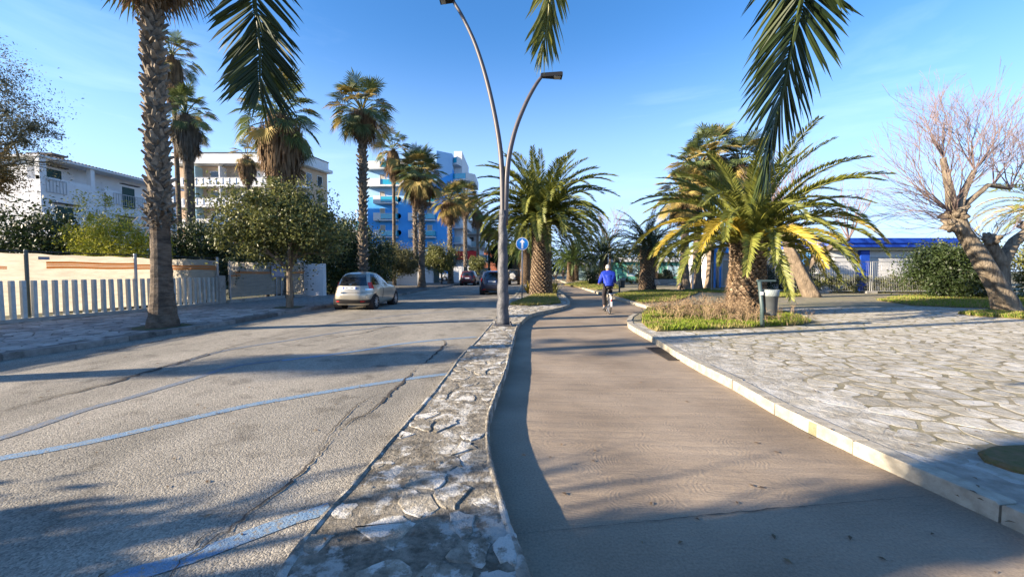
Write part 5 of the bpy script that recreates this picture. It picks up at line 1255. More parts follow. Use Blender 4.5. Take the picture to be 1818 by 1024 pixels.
# ------------------------------------------------------------------ beds: grass, dry shrub, yucca clumps
def grass(name, poly, n, h, m, seed, parent=None, z=.13, w=.012, dens=None):
    g = np.random.default_rng(seed); xs = [p[0] for p in poly]; ys = [p[1] for p in poly]; P = []
    while len(P) < n:
        x = g.uniform(min(xs), max(xs)); y = g.uniform(min(ys), max(ys))
        if inside((x, y), poly) and (dens is None or g.uniform() < dens(x, y)): P.append((x, y))
    P = np.array(P); k = len(P); a = g.uniform(0, 6.28, k); hh = h*g.uniform(.4, 1.3, k); ln = g.uniform(.1, .6, k)*hh; az = g.uniform(0, 6.28, k)
    V = np.zeros((k, 4, 3)); cx, sx = np.cos(a)*w, np.sin(a)*w
    V[:, 0] = np.stack([P[:, 0]-cx, P[:, 1]-sx, np.full(k, z)], 1); V[:, 1] = np.stack([P[:, 0]+cx, P[:, 1]+sx, np.full(k, z)], 1)
    V[:, 2] = np.stack([P[:, 0]+np.cos(az)*ln+cx*.25, P[:, 1]+np.sin(az)*ln+sx*.25, z+hh], 1); V[:, 3] = np.stack([P[:, 0]+np.cos(az)*ln-cx*.25, P[:, 1]+np.sin(az)*ln-sx*.25, z+hh], 1)
    return link(name, fast_mesh('blades', V.reshape(-1, 3), np.arange(k*4).reshape(k, 4), m, np.repeat(g.uniform(0, 1, k), 4)), parent, kind='stuff')
grass('grass', BED_R, 15000, .10, 'grass', 81, w=.012, dens=lambda x, y: max(0.03, min(1, .45+.75*math.sin(x*2.3+y*1.1)*math.sin(y*3.7-x*.8)+.35*math.sin(x*7+y*5)))*(1 if y < 11.0 else .5))
grass('dry_grass', BED_R, 13000, .09, 'grass_dry', 82, w=.012)
grass('dry_grass', bedK, 9000, .09, 'grass_dry', 83, z=MH+.015, w=.014)
grass('grass', bedK, 4000, .08, 'grass', 87, z=MH+.015, w=.014)
def twiggy(name, label, cx, cy, rx, ry, h, n, seed, z, m='dry_twig', leaf=0):
    t = thing(name, label, 'shrub', (cx, cy, z)); rng = random.Random(seed); mb = MB(); tips = []
    for i in range(n):
        a = rng.uniform(0, 6.28); q = math.sqrt(rng.random()); x = cx+math.cos(a)*q*rx; y = cy+math.sin(a)*q*ry
        limb(mb, Vector((x, y, z)), Vector((rng.uniform(-.6, .6), rng.uniform(-.6, .6), 1)), h*rng.uniform(.35, .62), .006, 2, rng, tips, .7, 3, .6, .1, 3, .3, .0028)
    mb.build('twigs', m, t, kind='stuff')
    P = np.array([tuple(p) for p in tips]); g = np.random.default_rng(seed)
    P = np.concatenate([P+g.normal(size=P.shape)*.04 for _ in range(leaf)]) if leaf else None
    if P is not None: link('leaves', leaf_mesh('leaves', P, .04, 'fan_dead', seed), t, kind='stuff')
    return t
twiggy('dry_shrub', 'dry brown twiggy shrubs in the grass bed left of the yellowing palm', 5.6, 12.2, 1.5, 1.2, .62, 190, 91, KH+.02, leaf=2)
twiggy('dry_shrub', 'sparse leafless shrubs in front of the yellowing palm trunk', 6.6, 11.1, 1.5, .7, .5, 70, 92, KH+.02, leaf=1)
def yucca(name, label, x, y, z, h, n, m, seed):
    t = thing(name, label, 'plant', (x, y, z)); rng = random.Random(seed); mb = MB()
    for i in range(n):
        a = rng.uniform(0, 6.28); e = rng.uniform(.5, 1.5); l = h*rng.uniform(.6, 1.1); d = Vector((math.cos(a)*math.cos(e), math.sin(a)*math.cos(e), math.sin(e)))
        o_ = Vector((x+rng.uniform(-.25, .25), y+rng.uniform(-.2, .2), z)); s_ = Vector((-math.sin(a), math.cos(a), 0))*.03
        b = len(mb.v); mb.v += [tuple(o_-s_*.5), tuple(o_+s_*.5), tuple(o_+d*l*.5+s_), tuple(o_+d*l*.5-s_), tuple(o_+d*l+Vector((0, 0, -.12*l)))]; mb.f += [(b, b+1, b+2, b+3), (b+3, b+2, b+4)]; c = rng.random(); mb.r += [c]*5
    mb.build('leaves', m, t, kind='stuff'); return t
for i, (px, py, h, m, lab) in enumerate([(943, 521, 1.0, 'fr_yellow', 'yellowish spiky plant left of the large median palm trunk'), (951, 522, .8, 'lf_mid', 'low spiky plant touching the large median palm trunk'), (982, 519, 1.1, 'lf_mid', 'spiky green plant right of the large median palm trunk')]):
    p = G(px, py, MH); yucca('spiky_plant', lab, p.x, p.y, MH, h, 90, m, 95+i)
# islands of earth and grass in the plaza
def island(name, pts, seed, n=9000, m='grass_dry', z=KH, gm=True):
    pl = [tuple(p) for p in gp(pts, z)]; MB().prism(pl, z-.05, z+.025, .012).build(name, 'litter', plaza2 if True else None)
    if gm: grass('grass', pl, n, .08, 'grass', seed, z=z+.02, w=.016, dens=lambda x, y: .6); grass('dry_grass', pl, n, .08, m, seed+1, z=z+.02, w=.016)
island('grass_island', [(1556, 533), (1590, 527), (1660, 523), (1760, 524), (1900, 530), (1900, 552), (1790, 548), (1700, 546), (1620, 542)], 101, 9000)
island('tree_island', [(1700, 557), (1760, 552), (1900, 553), (1900, 575), (1800, 565), (1740, 562)], 103, 5000)
island('palm_island', [(1210, 516), (1290, 511), (1420, 513), (1440, 519), (1350, 521), (1240, 519)], 105, 6000)
island('palm_island', [(1090, 524), (1120, 517), (1180, 515), (1240, 520), (1200, 535), (1140, 538)], 107, 9000)
island('palm_island', [(1000, 505), (1040, 499), (1090, 500), (1100, 512), (1060, 515), (1020, 508)], 109, 5000)
island('palm_island', [(1330, 523), (1360, 520), (1430, 522), (1425, 526), (1380, 528)], 111, 2500)

# fallen leaves and grit
gl = np.random.default_rng(9); PL = []
while len(PL) < 420:
    y = 1.5+gl.uniform(0, 1)**1.5*22; x = gl.uniform(-1.2, 1.3)*y
    if -8 < x: 
        zz_ = .006 if (x < -1 or .2 < x < 2.8) else KH+.008
        if x > 2.8 or gl.uniform() < .45: PL.append((x, y, zz_))
PL = np.array(PL); k_ = len(PL); an_ = gl.uniform(0, 6.28, k_); s_ = gl.uniform(.012, .03, k_)
V_ = np.zeros((k_, 4, 3)); 
for q_, (dx_, dy_) in enumerate(((1, 0), (0, .4), (-1, 0), (0, -.4))):
    V_[:, q_, 0] = PL[:, 0]+(dx_*np.cos(an_)-dy_*np.sin(an_))*s_; V_[:, q_, 1] = PL[:, 1]+(dx_*np.sin(an_)+dy_*np.cos(an_))*s_; V_[:, q_, 2] = PL[:, 2]+(.006 if q_ % 2 else 0)
link('leaf_litter', fast_mesh('litter', V_.reshape(-1, 3), np.arange(k_*4).reshape(k_, 4), 'fan_dead', np.repeat(gl.uniform(0, 1, k_), 4)), None, kind='stuff')
# ------------------------------------------------------------------ street lamp, sign, bins, bench
lp = G(893, 577, MH); LX, LY = lp.x, lp.y
la = thing('street_lamp', 'tall dark street lamp with two curved arms standing on the median', 'street lamp', (LX, LY, MH))
k = 26; zt = 2.95
P = [(LX+.012*math.sin(i*1.3), LY, MH+zt*i/k) for i in range(k+1)]
RR = [(.165-.062*i/k)*(1+.05*(i % 2)) for i in range(k+1)]
MB().tube(P, RR, 10, jit=.05).build('column', 'lamp_paint', la, smooth=True)
bp_ = MB(); bp_.bx(LX-.24, LX+.24, LY-.24, LY+.24, MH+.006, MH+.03); bp_.build('base_plate', 'lamp_paint', la)
for sx in (-1, 1):
    for sy in (-1, 1): MB().tube([(LX+sx*.2, LY+sy*.2, MH+.031), (LX+sx*.2, LY+sy*.2, MH+.085)], .02, 6).build('bolt', 'lamp_paint', la)
def curve_pts(px, Y, k=5):
    P = [D(x, y, Y) for x, y in px]; out = []
    for i in range(len(P)-1):
        a, b = P[i], P[i+1]; z = P[i-1] if i else a*2-b; c = P[i+2] if i+2 < len(P) else b*2-a
        for j in range(k):
            t = j/k; out.append(.5*((2*a)+(b-z)*t+(2*z-5*a+4*b-c)*t*t+(3*a-z-3*b+c)*t**3))
    out.append(P[-1]); return out
A1 = curve_pts([(893, 400), (891, 300), (883, 230), (866, 150), (845, 82), (822, 32), (805, 3)], LY)
A2 = curve_pts([(897, 400), (901, 300), (913, 237), (932, 187), (950, 153), (962, 136)], LY)
MB().tube(A1, [.075-.035*i/(len(A1)-1) for i in range(len(A1))], 10).build('arm', 'arm_paint', la, smooth=True)
MB().tube(A2, [.075-.035*i/(len(A2)-1) for i in range(len(A2))], 10).build('arm', 'arm_paint', la, smooth=True)
for a, b_, s in ((D(805, 2, LY), D(783, -3, LY), -1), (D(962, 134, LY), D(996, 134, LY), 1)):
    c = (a+b_)/2; l_ = (b_-a).length+.06
    h = MB(); h.prism([(c.x-l_/2, LY-.05), (c.x+l_/2, LY-.13), (c.x+l_/2, LY+.13), (c.x-l_/2, LY+.05)] if s > 0 else [(c.x-l_/2, LY-.13), (c.x+l_/2, LY-.05), (c.x+l_/2, LY+.05), (c.x-l_/2, LY+.13)], c.z-.055, c.z+.045, .02)
    hd = h.build('lamp_head', 'black', la)
    x0 = c.x+s*l_*.12; MB().bx(min(x0, x0+s*l_*.3), max(x0, x0+s*l_*.3), LY-.09, LY+.09, c.z-.068, c.z-.056).build('lens', 'lens', hd)
MB().tube([(LX, LY, MH+2.9), (LX, LY, MH+3.02)], [.11, .10], 12).build('collar', 'lamp_paint', la)

sp = G(927, 533, MH); SX, SY = sp.x, sp.y
sg = thing('road_sign', 'round blue mandatory straight-on sign with white arrow on the median', 'road sign', (SX, SY, MH))
MB().tube([(SX, SY, MH), (SX, SY, 3.2)], .03, 8).build('pole', 'galv', sg, smooth=True)
zc = 2.87; MB().lathe([(.305, -.05), (.305, -.032)], (SX, SY, zc), 32, 'y').build('plate', 'sign_white', sg)
MB().lathe([(.282, -.0535), (.282, -.0505)], (SX, SY, zc), 32, 'y').build('blue_disc', 'sign_blue', sg)
ar = MB(); y_ = SY-.057
ar.add([(SX-.045, y_, zc-.235), (SX+.045, y_, zc-.235), (SX+.045, y_, zc+.06), (SX+.13, y_, zc+.06), (SX, y_, zc+.235), (SX-.13, y_, zc+.06), (SX-.045, y_, zc+.06)], [(0, 1, 2, 6), (2, 3, 4), (6, 2, 4), (5, 6, 4)])
ar.build('arrow', 'sign_white', sg)

def bin_set(x, y, label, s=1.0):
    t = thing('waste_bin', label, 'waste bin', (x, y, KH), 'waste bins hung on posts')
    MB().tube([(x+.03, y, KH-.02), (x+.02, y, .6), (x-.07, y, 1.28)], [.055, .05, .045], 10).build('post', 'bin_post', t, smooth=True)
    MB().box((x-.03, y-.05, .98), (.07, .02, .08)).build('sticker', 'sign_white', t)
    MB().bx(x-.13, x+.34, y-.03, y+.03, 1.28, 1.325).build('arm', 'bin_post', t)
    MB().bx(x+.03, x+.10, y-.03, y+.03, .50, .56).build('bracket', 'bin_post', t)
    MB().lathe([(.125, .42), (.135, .44), (.165, .98), (.175, .985), (.175, 1.0), (.15, 1.0), (.14, .9)], (x+.235, y, 0), 20).build('bucket', 'bin_grey', t, smooth=True)
    MB().lathe([(.168, .90), (.184, .93), (.19, 1.05), (.178, 1.08), (.15, 1.04), (.14, .97)], (x+.235, y, 0), 20).build('bag_rim', 'bin_bag', t, smooth=True)
    MB().tube([(x+.05, y-.06, .47), (x+.14, y-.1, .45)], .03, 6).build('lock', 'black', t)
p = G(1351, 580, KH); bin_set(p.x, p.y, 'grey waste bucket hung on a dark post in front of the yellowing palm')
p = G(1099, 519, KH); bin_set(p.x, p.y, 'far grey waste bucket beside the cyclist')

bp2 = G(1185, 517, KH); BX, BY = bp2.x, bp2.y
be = thing('park_bench', 'slatted park bench with dark metal frame behind the dry shrubs', 'bench', (BX, BY, KH))
for s in (-.95, .95):
    MB().tube([(BX+s+.25, BY+.1, .14), (BX+s, BY-.1, .52), (BX+s-.12, BY-.28, .98)], .03, 6).build('side_frame', 'bench_dark', be)
    MB().tube([(BX+s, BY-.1, .5), (BX+s+.15, BY+.42, .5), (BX+s+.15, BY+.45, .13)], .03, 6).build('leg', 'bench_dark', be)
for i in range(5):
    MB().box((BX-.03-.02*i, BY-.14-.035*i, .60+.085*i), (1.85, .025, .05)).build('back_slat', 'bench_slat', be)
MB().box((BX-.12, BY-.29, 1.0), (2.05, .05, .05)).build('back_rail', 'bench_dark', be)
for i in range(5): MB().box((BX+.05, BY+i*.09, .53), (1.85, .07, .03)).build('seat_slat', 'bench_dark', be)

# ------------------------------------------------------------------ cars
class Body:
    def __init__(s, layers, ang, org): s.L = layers; s.a = ang; s.o = Vector(org)
    def lay(s, z):
        L_ = s.L
        if z <= L_[0][0]: return L_[0][1:]
        for a, b in zip(L_, L_[1:]):
            if a[0] <= z <= b[0]:
                t = (z-a[0])/max(1e-6, b[0]-a[0]); return tuple(a[i]+(b[i]-a[i])*t for i in range(1, 5))
        return L_[-1][1:]
    def pt(s, th, z, off=0.0):                                    # th degrees: 0 rear, 90 right side, 180 front
        yr, yf, w, n = s.lay(z); yc, l = (yr+yf)/2, (yf-yr)/2; t = R(th); c, q = math.cos(t), math.sin(t)
        x = (w+off)*math.copysign(abs(q)**(2/n), q); y = yc-(l+off)*math.copysign(abs(c)**(2/n), c)
        return s.W(x, y, z)
    def W(s, x, y, z):
        return s.o+Vector((x*math.cos(s.a)-y*math.sin(s.a), x*math.sin(s.a)+y*math.cos(s.a), z))
    def hull(s, n=48):
        mb = MB(); zs = []
        for a, b in zip(s.L, s.L[1:]):
            k = 3 if b[0]-a[0] > .06 else 1
            zs += [a[0]+(b[0]-a[0])*i/k for i in range(k)]
        zs.append(s.L[-1][0])
        for z in zs: mb.v += [tuple(s.pt(360*(j+.5)/n, z)) for j in range(n)]
        for i in range(len(zs)-1):
            for j in range(n): mb.f.append((i*n+j, i*n+(j+1) % n, (i+1)*n+(j+1) % n, (i+1)*n+j))
        b = (len(zs)-1)*n; mb.v.append(tuple(s.W(0, (s.L[-1][1]+s.L[-1][2])/2, s.L[-1][0]+.008))); c = len(mb.v)-1
        mb.f += [(b+j, b+(j+1) % n, c) for j in range(n)]; mb.f.append(tuple(range(n))[::-1]); return mb
    def patch(s, f0, f1, z0, z1, off=.006, nu=10, nv=5):
        """f0, f1: angle (or function of v) at the two edges"""
        g0 = f0 if callable(f0) else (lambda v: f0); g1 = f1 if callable(f1) else (lambda v: f1)
        mb = MB()
        for j in range(nv+1):
            v = j/nv
            for i in range(nu+1): a = g0(v)+(g1(v)-g0(v))*i/nu; mb.v.append(tuple(s.pt(a, z0+(z1-z0)*v, off)))
        for j in range(nv):
            for i in range(nu): q = j*(nu+1)+i; mb.f.append((q, q+1, q+nu+2, q+nu+1))
        return mb
    def rear(s, x0, x1, z0, z1, off=.01):
        mb = MB(); vs = []
        for j in range(5):
            z = z0+(z1-z0)*j/4; yr, yf, w, n = s.lay(z)
            for i in range(7):
                x = x0+(x1-x0)*i/6; yc, l = (yr+yf)/2, (yf-yr)/2; q = min(.999, abs(x)/w)
                mb.v.append(tuple(s.W(x, yc-(l+off)*(1-q**n)**(1/n), z)))
        for j in range(4):
            for i in range(6): q = j*7+i; mb.f.append((q, q+1, q+8, q+7))
        return mb
def car(name, label, cat, org, ang, layers, paint, wb, wr=.31, rear_axle=-1.2, belt=.98, roofz=1.42, lamp=(36, 56, .82, 1.1), plate=.88, text=None, extra=None, win=(34, 56), group=None, rg_=(-30, 30), bumper=True, rimm='rim'):
    t = thing(name, label, cat, org, group); B = Body(layers, ang, org)
    B.hull().build('body', paint, t, smooth=True)
    hw = win
    def lerpf(a, b): return lambda v: a+(b-a)*v
    B.patch(lerpf(rg_[0], rg_[0]*.93), lerpf(rg_[1], rg_[1]*.93), belt, roofz, .008, 14, 6).build('rear_window', 'car_glass', t, smooth=True)
    B.patch(lerpf(148, 150), lerpf(212, 210), belt+.03, roofz, .008, 14, 6).build('windscreen', 'car_glass', t, smooth=True)
    for sgn in (1, -1):
        for a0, a1, t0, t1 in ((52, 84, 58, 88), (87, 122, 91, 128)):
            B.patch(lerpf(a0*sgn, t0*sgn), lerpf(a1*sgn, (t1 if a1 < 100 else a1-2)*sgn), belt+.02, roofz-.02, .007, 10, 5).build('side_window', 'car_glass', t, smooth=True)
        # door seam
        B.patch(85.2*sgn, 86.0*sgn, .42, belt, .003, 1, 8).build('door_seam', 'black', t)
        B.patch(82*sgn, 84*sgn, belt-.14, belt-.115, .02, 3, 1).build('door_handle', paint, t)
        B.patch(lamp[0]*sgn, lamp[1]*sgn, lamp[2], lamp[3], .012, 6, 5).build('tail_light', 'light_red', t, smooth=True)
        yr, yf, w, n = B.lay(belt); m_ = MB(); p = B.W(sgn*(w+.10), yf-(.28 if len(layers) > 9 else .2)-.55, belt+.06); m_.box(p, (.16, .10, .12), rz=ang); m_.build('mirror', paint, t)
    if bumper:
        B.patch(-52, 52, .27, .42, .012, 16, 3).build('lower_bumper', 'plastic_dark', t, smooth=True)
        for sgn in (1, -1): B.rear(sgn*.42, sgn*.62, .335, .375, .018).build('reflector', 'light_red', t)
    pl = B.rear(-.26, .26, plate-.055, plate+.055, .016); pl.build('number_plate', 'plate', t)
    for sgn in (-1, 1): B.rear(sgn*.225, sgn*.26, plate-.05, plate+.05, .019).build('plate_band', 'plate_blue', t)
    if text:
        c = bpy.data.curves.new('plate_text', 'FONT'); c.body = text; c.size = .088; c.align_x = 'CENTER'; c.align_y = 'CENTER'; 
        yr, yf, w, n = B.lay(plate); tmp = bpy.data.objects.new('plate_text', c); me = bpy.data.meshes.new_from_object(tmp); bpy.data.objects.remove(tmp); me.materials.clear(); me.materials.append(M('ink')); o = bpy.data.objects.new('plate_text', me); C.objects.link(o); o.parent = t; o.matrix_parent_inverse = Matrix.Translation(-WL[t.name])
        o.location = B.W(0, yr-.024, plate-.003); o.rotation_euler = (R(90), 0, ang)
    # wheels
    wz = layers[3][3]
    for ya in (rear_axle, rear_axle+wb):
        for sgn in (1, -1):
            yr, yf, w, n = B.lay(.45); yc, l = (yr+yf)/2, (yf-yr)/2; xw = w*(1-(abs(ya-yc)/l)**n)**(1/n)
            def disc(prof, nm, m, par):
                mb = MB(); N = 28; b = 0
                for r_, x_ in prof:
                    for j in range(N): a = 2*math.pi*j/N; mb.v.append(tuple(B.W(sgn*x_, ya+math.cos(a)*r_, wr+math.sin(a)*r_)))
                for i in range(len(prof)-1):
                    for j in range(N): mb.f.append((i*N+j, i*N+(j+1) % N, (i+1)*N+(j+1) % N, (i+1)*N+j))
                mb.f.append(tuple(j for j in range(N))); mb.f.append(tuple((len(prof)-1)*N+j for j in range(N))[::-1]); return mb.build(nm, m, par)
            ar_ = disc([(wr+.055, xw-.3), (wr+.055, xw+.008)], 'wheel_arch', 'plastic_dark', t)
            wl = disc([(wr*.8, xw-.19), (wr, xw-.17), (wr, xw+.0), (wr*.97, xw+.022), (wr*.72, xw+.03), (wr*.70, xw+.012)], 'wheel', 'tyre', t)
            rim = MB(); cc = B.W(sgn*(xw+.026), ya, wr)
            for q in range(10):
                a = 2*math.pi*q/10; pts = [(math.cos(a+d_)*r_, math.sin(a+d_)*r_) for d_, r_ in ((-.35, .05), (-.10, wr*.70), (.10, wr*.70), (.35, .05))]
                rim.add([tuple(B.W(sgn*(xw+.024), ya+u_, wr+v_)) for u_, v_ in pts], [(0, 1, 2, 3)])
            rim.build('rim', rimm, wl)
            disc([(wr*.72, xw+.020), (wr*.72, xw+.034), (wr*.64, xw+.034), (wr*.64, xw+.02)], 'rim_ring', rimm, wl) if False else None
            disc([(wr*.2, xw+.02), (wr*.18, xw+.036)], 'hub', rimm, wl)
    if extra: extra(t, B)
    return t
hatch = [(.20,-1.74,1.72,.72,5),(.30,-1.83,1.84,.80,4.6),(.48,-1.90,1.90,.835,4.0),(.62,-1.91,1.91,.84,3.8),(.74,-1.86,1.86,.84,3.6),(.86,-1.83,1.72,.83,3.4),(.94,-1.80,1.40,.80,3.2),(.985,-1.77,.98,.775,3.1),(1.10,-1.70,.74,.735,3.0),(1.22,-1.60,.48,.69,3.0),(1.34,-1.46,.18,.635,2.9),(1.43,-1.28,-.08,.57,2.8),(1.485,-1.05,-.28,.46,2.6),(1.51,-.80,-.45,.28,2.4)]
def ypx(t, B):
    B.rear(-.62, .62, 1.425, 1.455, .03).build('spoiler', 'car_silver', t)
    for sgn in (1, -1):                                           # boomerang lamp: a clear lower corner below the red blade
        B.patch(30*sgn, 54*sgn, .80, .845, .013, 6, 2).build('lamp_lens', 'chrome', t)
    B.patch(-50, 50, .425, .445, .016, 16, 1).build('chrome_strip', 'chrome', t)
    B.patch(-56, 56, .705, .715, .004, 20, 1).build('tailgate_seam', 'black', t)
    p = B.rear(-.05, .05, 1.0, 1.035, .014); p.build('badge', 'chrome', t)
    a = B.W(0, -.75, 1.50); MB().tube([a, a+Vector((0, -.05, .14))], .008, 5).build('aerial', 'black', t)
car('parked_car', 'silver-beige small hatchback driving away beside the left kerb', 'car', (-6.28, 17.7, 0), R(-2.5), hatch, 'car_silver', 2.39, .30, -1.19, .97, 1.44, (43, 58, .84, 1.10), .885, 'BE 218JE', ypx, rg_=(-41, 41))
suv = [(.24,-1.95,1.95,.74,5.5),(.34,-2.02,2.02,.83,5),(.50,-2.06,2.06,.86,4.6),(.70,-2.06,2.06,.87,4.4),(.85,-2.03,1.98,.87,4.2),(.95,-2.0,1.72,.86,4.0),(1.02,-1.98,1.15,.84,3.8),(1.15,-1.93,.9,.80,3.6),(1.32,-1.84,.55,.73,3.4),(1.46,-1.72,.2,.66,3.2),(1.53,-1.55,.0,.58,3.0),(1.56,-1.3,-.2,.42,2.8)]
def brk(t, B): B.rear(-.16, .16, 1.455, 1.49, .03).build('brake_light', 'light_red', t)
car('driving_car', 'black compact SUV partly hidden by the lamp column', 'car', (-1.22, 28.1, 0), R(-2), suv, 'car_black', 2.6, .34, -1.3, 1.03, 1.44, (34, 50, .86, 1.08), .88, 'GE 301KX', brk, rg_=(-33, 33))
car('parked_car', 'dark red car parked farther up the road by the left kerb', 'car', (-4.65, 45, 0), R(-3), suv, 'car_red', 2.6, .34, -1.3, 1.03, 1.44, (34, 50, .86, 1.08), .80, None, None, rg_=(-33, 33))
jeep = [(.45,-1.6,1.9,.70,7),(.60,-1.72,1.95,.74,7),(.85,-1.74,1.95,.76,7),(1.05,-1.74,1.80,.76,6.5),(1.12,-1.73,.75,.75,6),(1.30,-1.72,.65,.73,6),(1.62,-1.68,.5,.69,6),(1.72,-1.6,.35,.62,5),(1.76,-1.4,.2,.5,4)]
def spare(t, B):
    c = B.W(-.12, -1.86, .98); MB().lathe([(.30, -.1), (.33, -.06), (.33, .06), (.30, .1)], c, 22, 'y').build('spare_wheel', 'car_white', t)
car('parked_car', 'old olive off-roader with white spare wheel cover on its back', 'car', (.25, 47.5, 0), R(-2), jeep, 'car_olive', 2.3, .36, -1.1, 1.14, 1.62, (24, 32, .75, .9), .66, None, spare, rg_=(-24, 24), bumper=False)
car('parked_car', 'dark grey car parked beyond the off-roader', 'car', (.9, 62, 0), R(-2), hatch, 'car_grey', 2.4, .31, -1.19, 1.0, 1.43, (38, 58, .86, 1.12), .85, None, None, rg_=(-36, 36))
car('parked_car', 'small blue-grey car far down the road beside the median', 'car', (-1.4, 84, 0), R(-2), hatch, 'car_grey', 2.4, .31, -1.19, 1.0, 1.43, (38, 58, .86, 1.12), .85, None, None, rg_=(-36, 36))
van = [(.25,-2.2,2.1,.80,6),(.45,-2.28,2.2,.86,6),(.80,-2.28,2.2,.88,6),(1.0,-2.27,2.05,.87,5.5),(1.08,-2.27,1.35,.86,5.5),(1.35,-2.25,1.1,.82,5.5),(1.65,-2.2,.8,.76,5),(1.75,-2.1,.6,.66,5)]
car('parked_car', 'white van seen from the side in the yard behind the road palms', 'van', (-11.2, 60, .1), R(-90), van, 'car_white', 2.8, .33, -1.45, 1.12, 1.6, (30, 40, .8, 1.2), .7, None, None, rg_=(-25, 25))
car('parked_car', 'white car in the yard left of the dark palm trunk', 'car', (-13.6, 58, .1), R(-90), hatch, 'car_white', 2.4, .31, -1.19, 1.0, 1.43, (38, 58, .86, 1.12), .85, None, None, rg_=(-36, 36))

# ------------------------------------------------------------------ people
def skin(name, joints, edges, m, parent, sub=2):
    """one continuous skinned surface; joints: {key: (x, y, z, radius or (rx, ry))}"""
    keys = list(joints); me = bpy.data.meshes.new(name)
    me.from_pydata([joints[k_][:3] for k_ in keys], [(keys.index(a), keys.index(b)) for a, b in edges], [])
    me.materials.append(M(m)); o = bpy.data.objects.new(name, me); C.objects.link(o); o.parent = parent
    md = o.modifiers.new('Skin', 'SKIN'); md.use_smooth_shade = True
    if not me.skin_vertices: me.attributes
    sv = me.skin_vertices[0].data
    for i, k_ in enumerate(keys):
        r_ = joints[k_][3]; sv[i].radius = r_ if hasattr(r_, '__len__') else (r_, r_); sv[i].use_root = i == 0
    s2 = o.modifiers.new('Subdivision', 'SUBSURF'); s2.levels = sub; s2.render_levels = sub
    return o
def person(label, x, y, z, rz, J, cloth, scale=1.0, group=None):
    t = thing('person', label, 'person', (x, y, z), group); t.rotation_euler = (0, 0, rz); t.scale = (scale,)*3
    E = [('pelvis', 'waist'), ('waist', 'chest'), ('chest', 'neck'), ('neck', 'head0'), ('head0', 'head1'), ('chest', 'shL'), ('shL', 'elL'), ('elL', 'wrL'), ('wrL', 'haL'), ('chest', 'shR'), ('shR', 'elR'), ('elR', 'wrR'), ('wrR', 'haR'),
         ('pelvis', 'hiL'), ('hiL', 'knL'), ('knL', 'anL'), ('anL', 'toL'), ('pelvis', 'hiR'), ('hiR', 'knR'), ('knR', 'anR'), ('anR', 'toR')]
    RD = dict(pelvis=(.13, .10), waist=(.12, .095), chest=(.14, .10), neck=.052, head0=(.070, .085), head1=(.066, .085), shL=.06, shR=.06, elL=.042, elR=.042, wrL=.028, wrR=.028, haL=.03, haR=.03, hiL=.088, hiR=.088, knL=.058, knR=.058, anL=.038, anR=.038, toL=.035, toR=.035)
    skin('body', {k_: tuple(J[k_])+(RD[k_],) for k_ in J}, E, 'skin', t)
    # fingers
    for s_ in 'LR':
        w_, h_ = Vector(J['wr'+s_]), Vector(J['ha'+s_]); d = (h_-w_).normalized(); fb = MB(); sx = -1 if s_ == 'L' else 1
        for i in range(4):
            b0 = h_+Vector((sx*(.03-.02*i), 0, 0))*.9; fb.tube([b0, b0+d*.04+Vector((0, .01, -.015)), b0+d*.05+Vector((0, 0, -.05))], [.010, .009, .007], 6)
        fb.tube([w_+d*.03, w_+d*.05+Vector((-sx*.045, 0, -.01)), w_+d*.07+Vector((-sx*.05, 0, -.04))], [.011, .010, .008], 6)
        o = link('fingers', fb.mesh('fingers', 'skin', True), t, world=False)
    cloth(t, J); return t
def shell(name, J, keys, edges, rad, m, t): return skin(name, {k_: tuple(J[k_])+(rad[k_],) for k_ in keys}, edges, m, t)
def hair(t, J, m='hair_grey', long=0):
    a, b = Vector(J['head0']), Vector(J['head1']); c = (a+b)/2+Vector((0, -.012, .03)); mb = MB(); N1, N2 = 10, 16; rng = random.Random(2)
    for i in range(N1+1):
        ph = math.pi*.62*i/N1
        for j in range(N2):
            th = 2*math.pi*j/N2; r_ = 1+rng.uniform(-.03, .03); mb.v.append((c.x+math.sin(ph)*math.cos(th)*.090*r_, c.y+math.sin(ph)*math.sin(th)*.105*r_-(.03*(i/N1)), c.z+math.cos(ph)*.115*r_-long*(i/N1)*(1 if math.sin(th) < .3 else 0)))
    for i in range(N1):
        for j in range(N2): mb.f.append((i*N2+j, i*N2+(j+1) % N2, (i+1)*N2+(j+1) % N2, (i+1)*N2+j))
    link('hair', mb.mesh('hair', m, True), t, world=False)
# cyclist
cp = G(1082, 557.5, 0); CX, CY = cp.x, cp.y
bk = thing('bicycle', 'bicycle with white rear mudguard under the cyclist in the blue jacket', 'bicycle', (CX, CY, 0)); bk.rotation_euler = (0, 0, R(-4))
def bl_(mb, name, m, smooth=True): return link(name, mb.mesh(name, m, smooth), bk, world=False)
for y in (0, 1.08):
    mb = MB(); 
    for i in range(33):
        pass
    pts = [(0, y+math.cos(a)*.33, .345+math.sin(a)*.33) for a in [2*math.pi*i/32 for i in range(33)]]
    w_ = bl_(MB().tube(pts, .019, 6, cap=False), 'wheel', 'tyre')
    pts = [(0, y+math.cos(a)*.305, .345+math.sin(a)*.305) for a in [2*math.pi*i/32 for i in range(33)]]
    link('rim', MB().tube(pts, .010, 5, cap=False).mesh('rim', 'rim', True), w_, world=False)
    s_ = MB()
    for i in range(18): a = 2*math.pi*i/18; s_.tube([(.02*(-1)**i, y, .345), (0, y+math.cos(a)*.3, .345+math.sin(a)*.3)], .0016, 3, cap=False)
    link('spokes', s_.mesh('spokes', 'chrome'), w_, world=False)
    link('hub', MB().lathe([(.02, -.05), (.02, .05)], (0, y, .345), 10, 'x').mesh('hub', 'rim'), w_, world=False)
fm = MB()
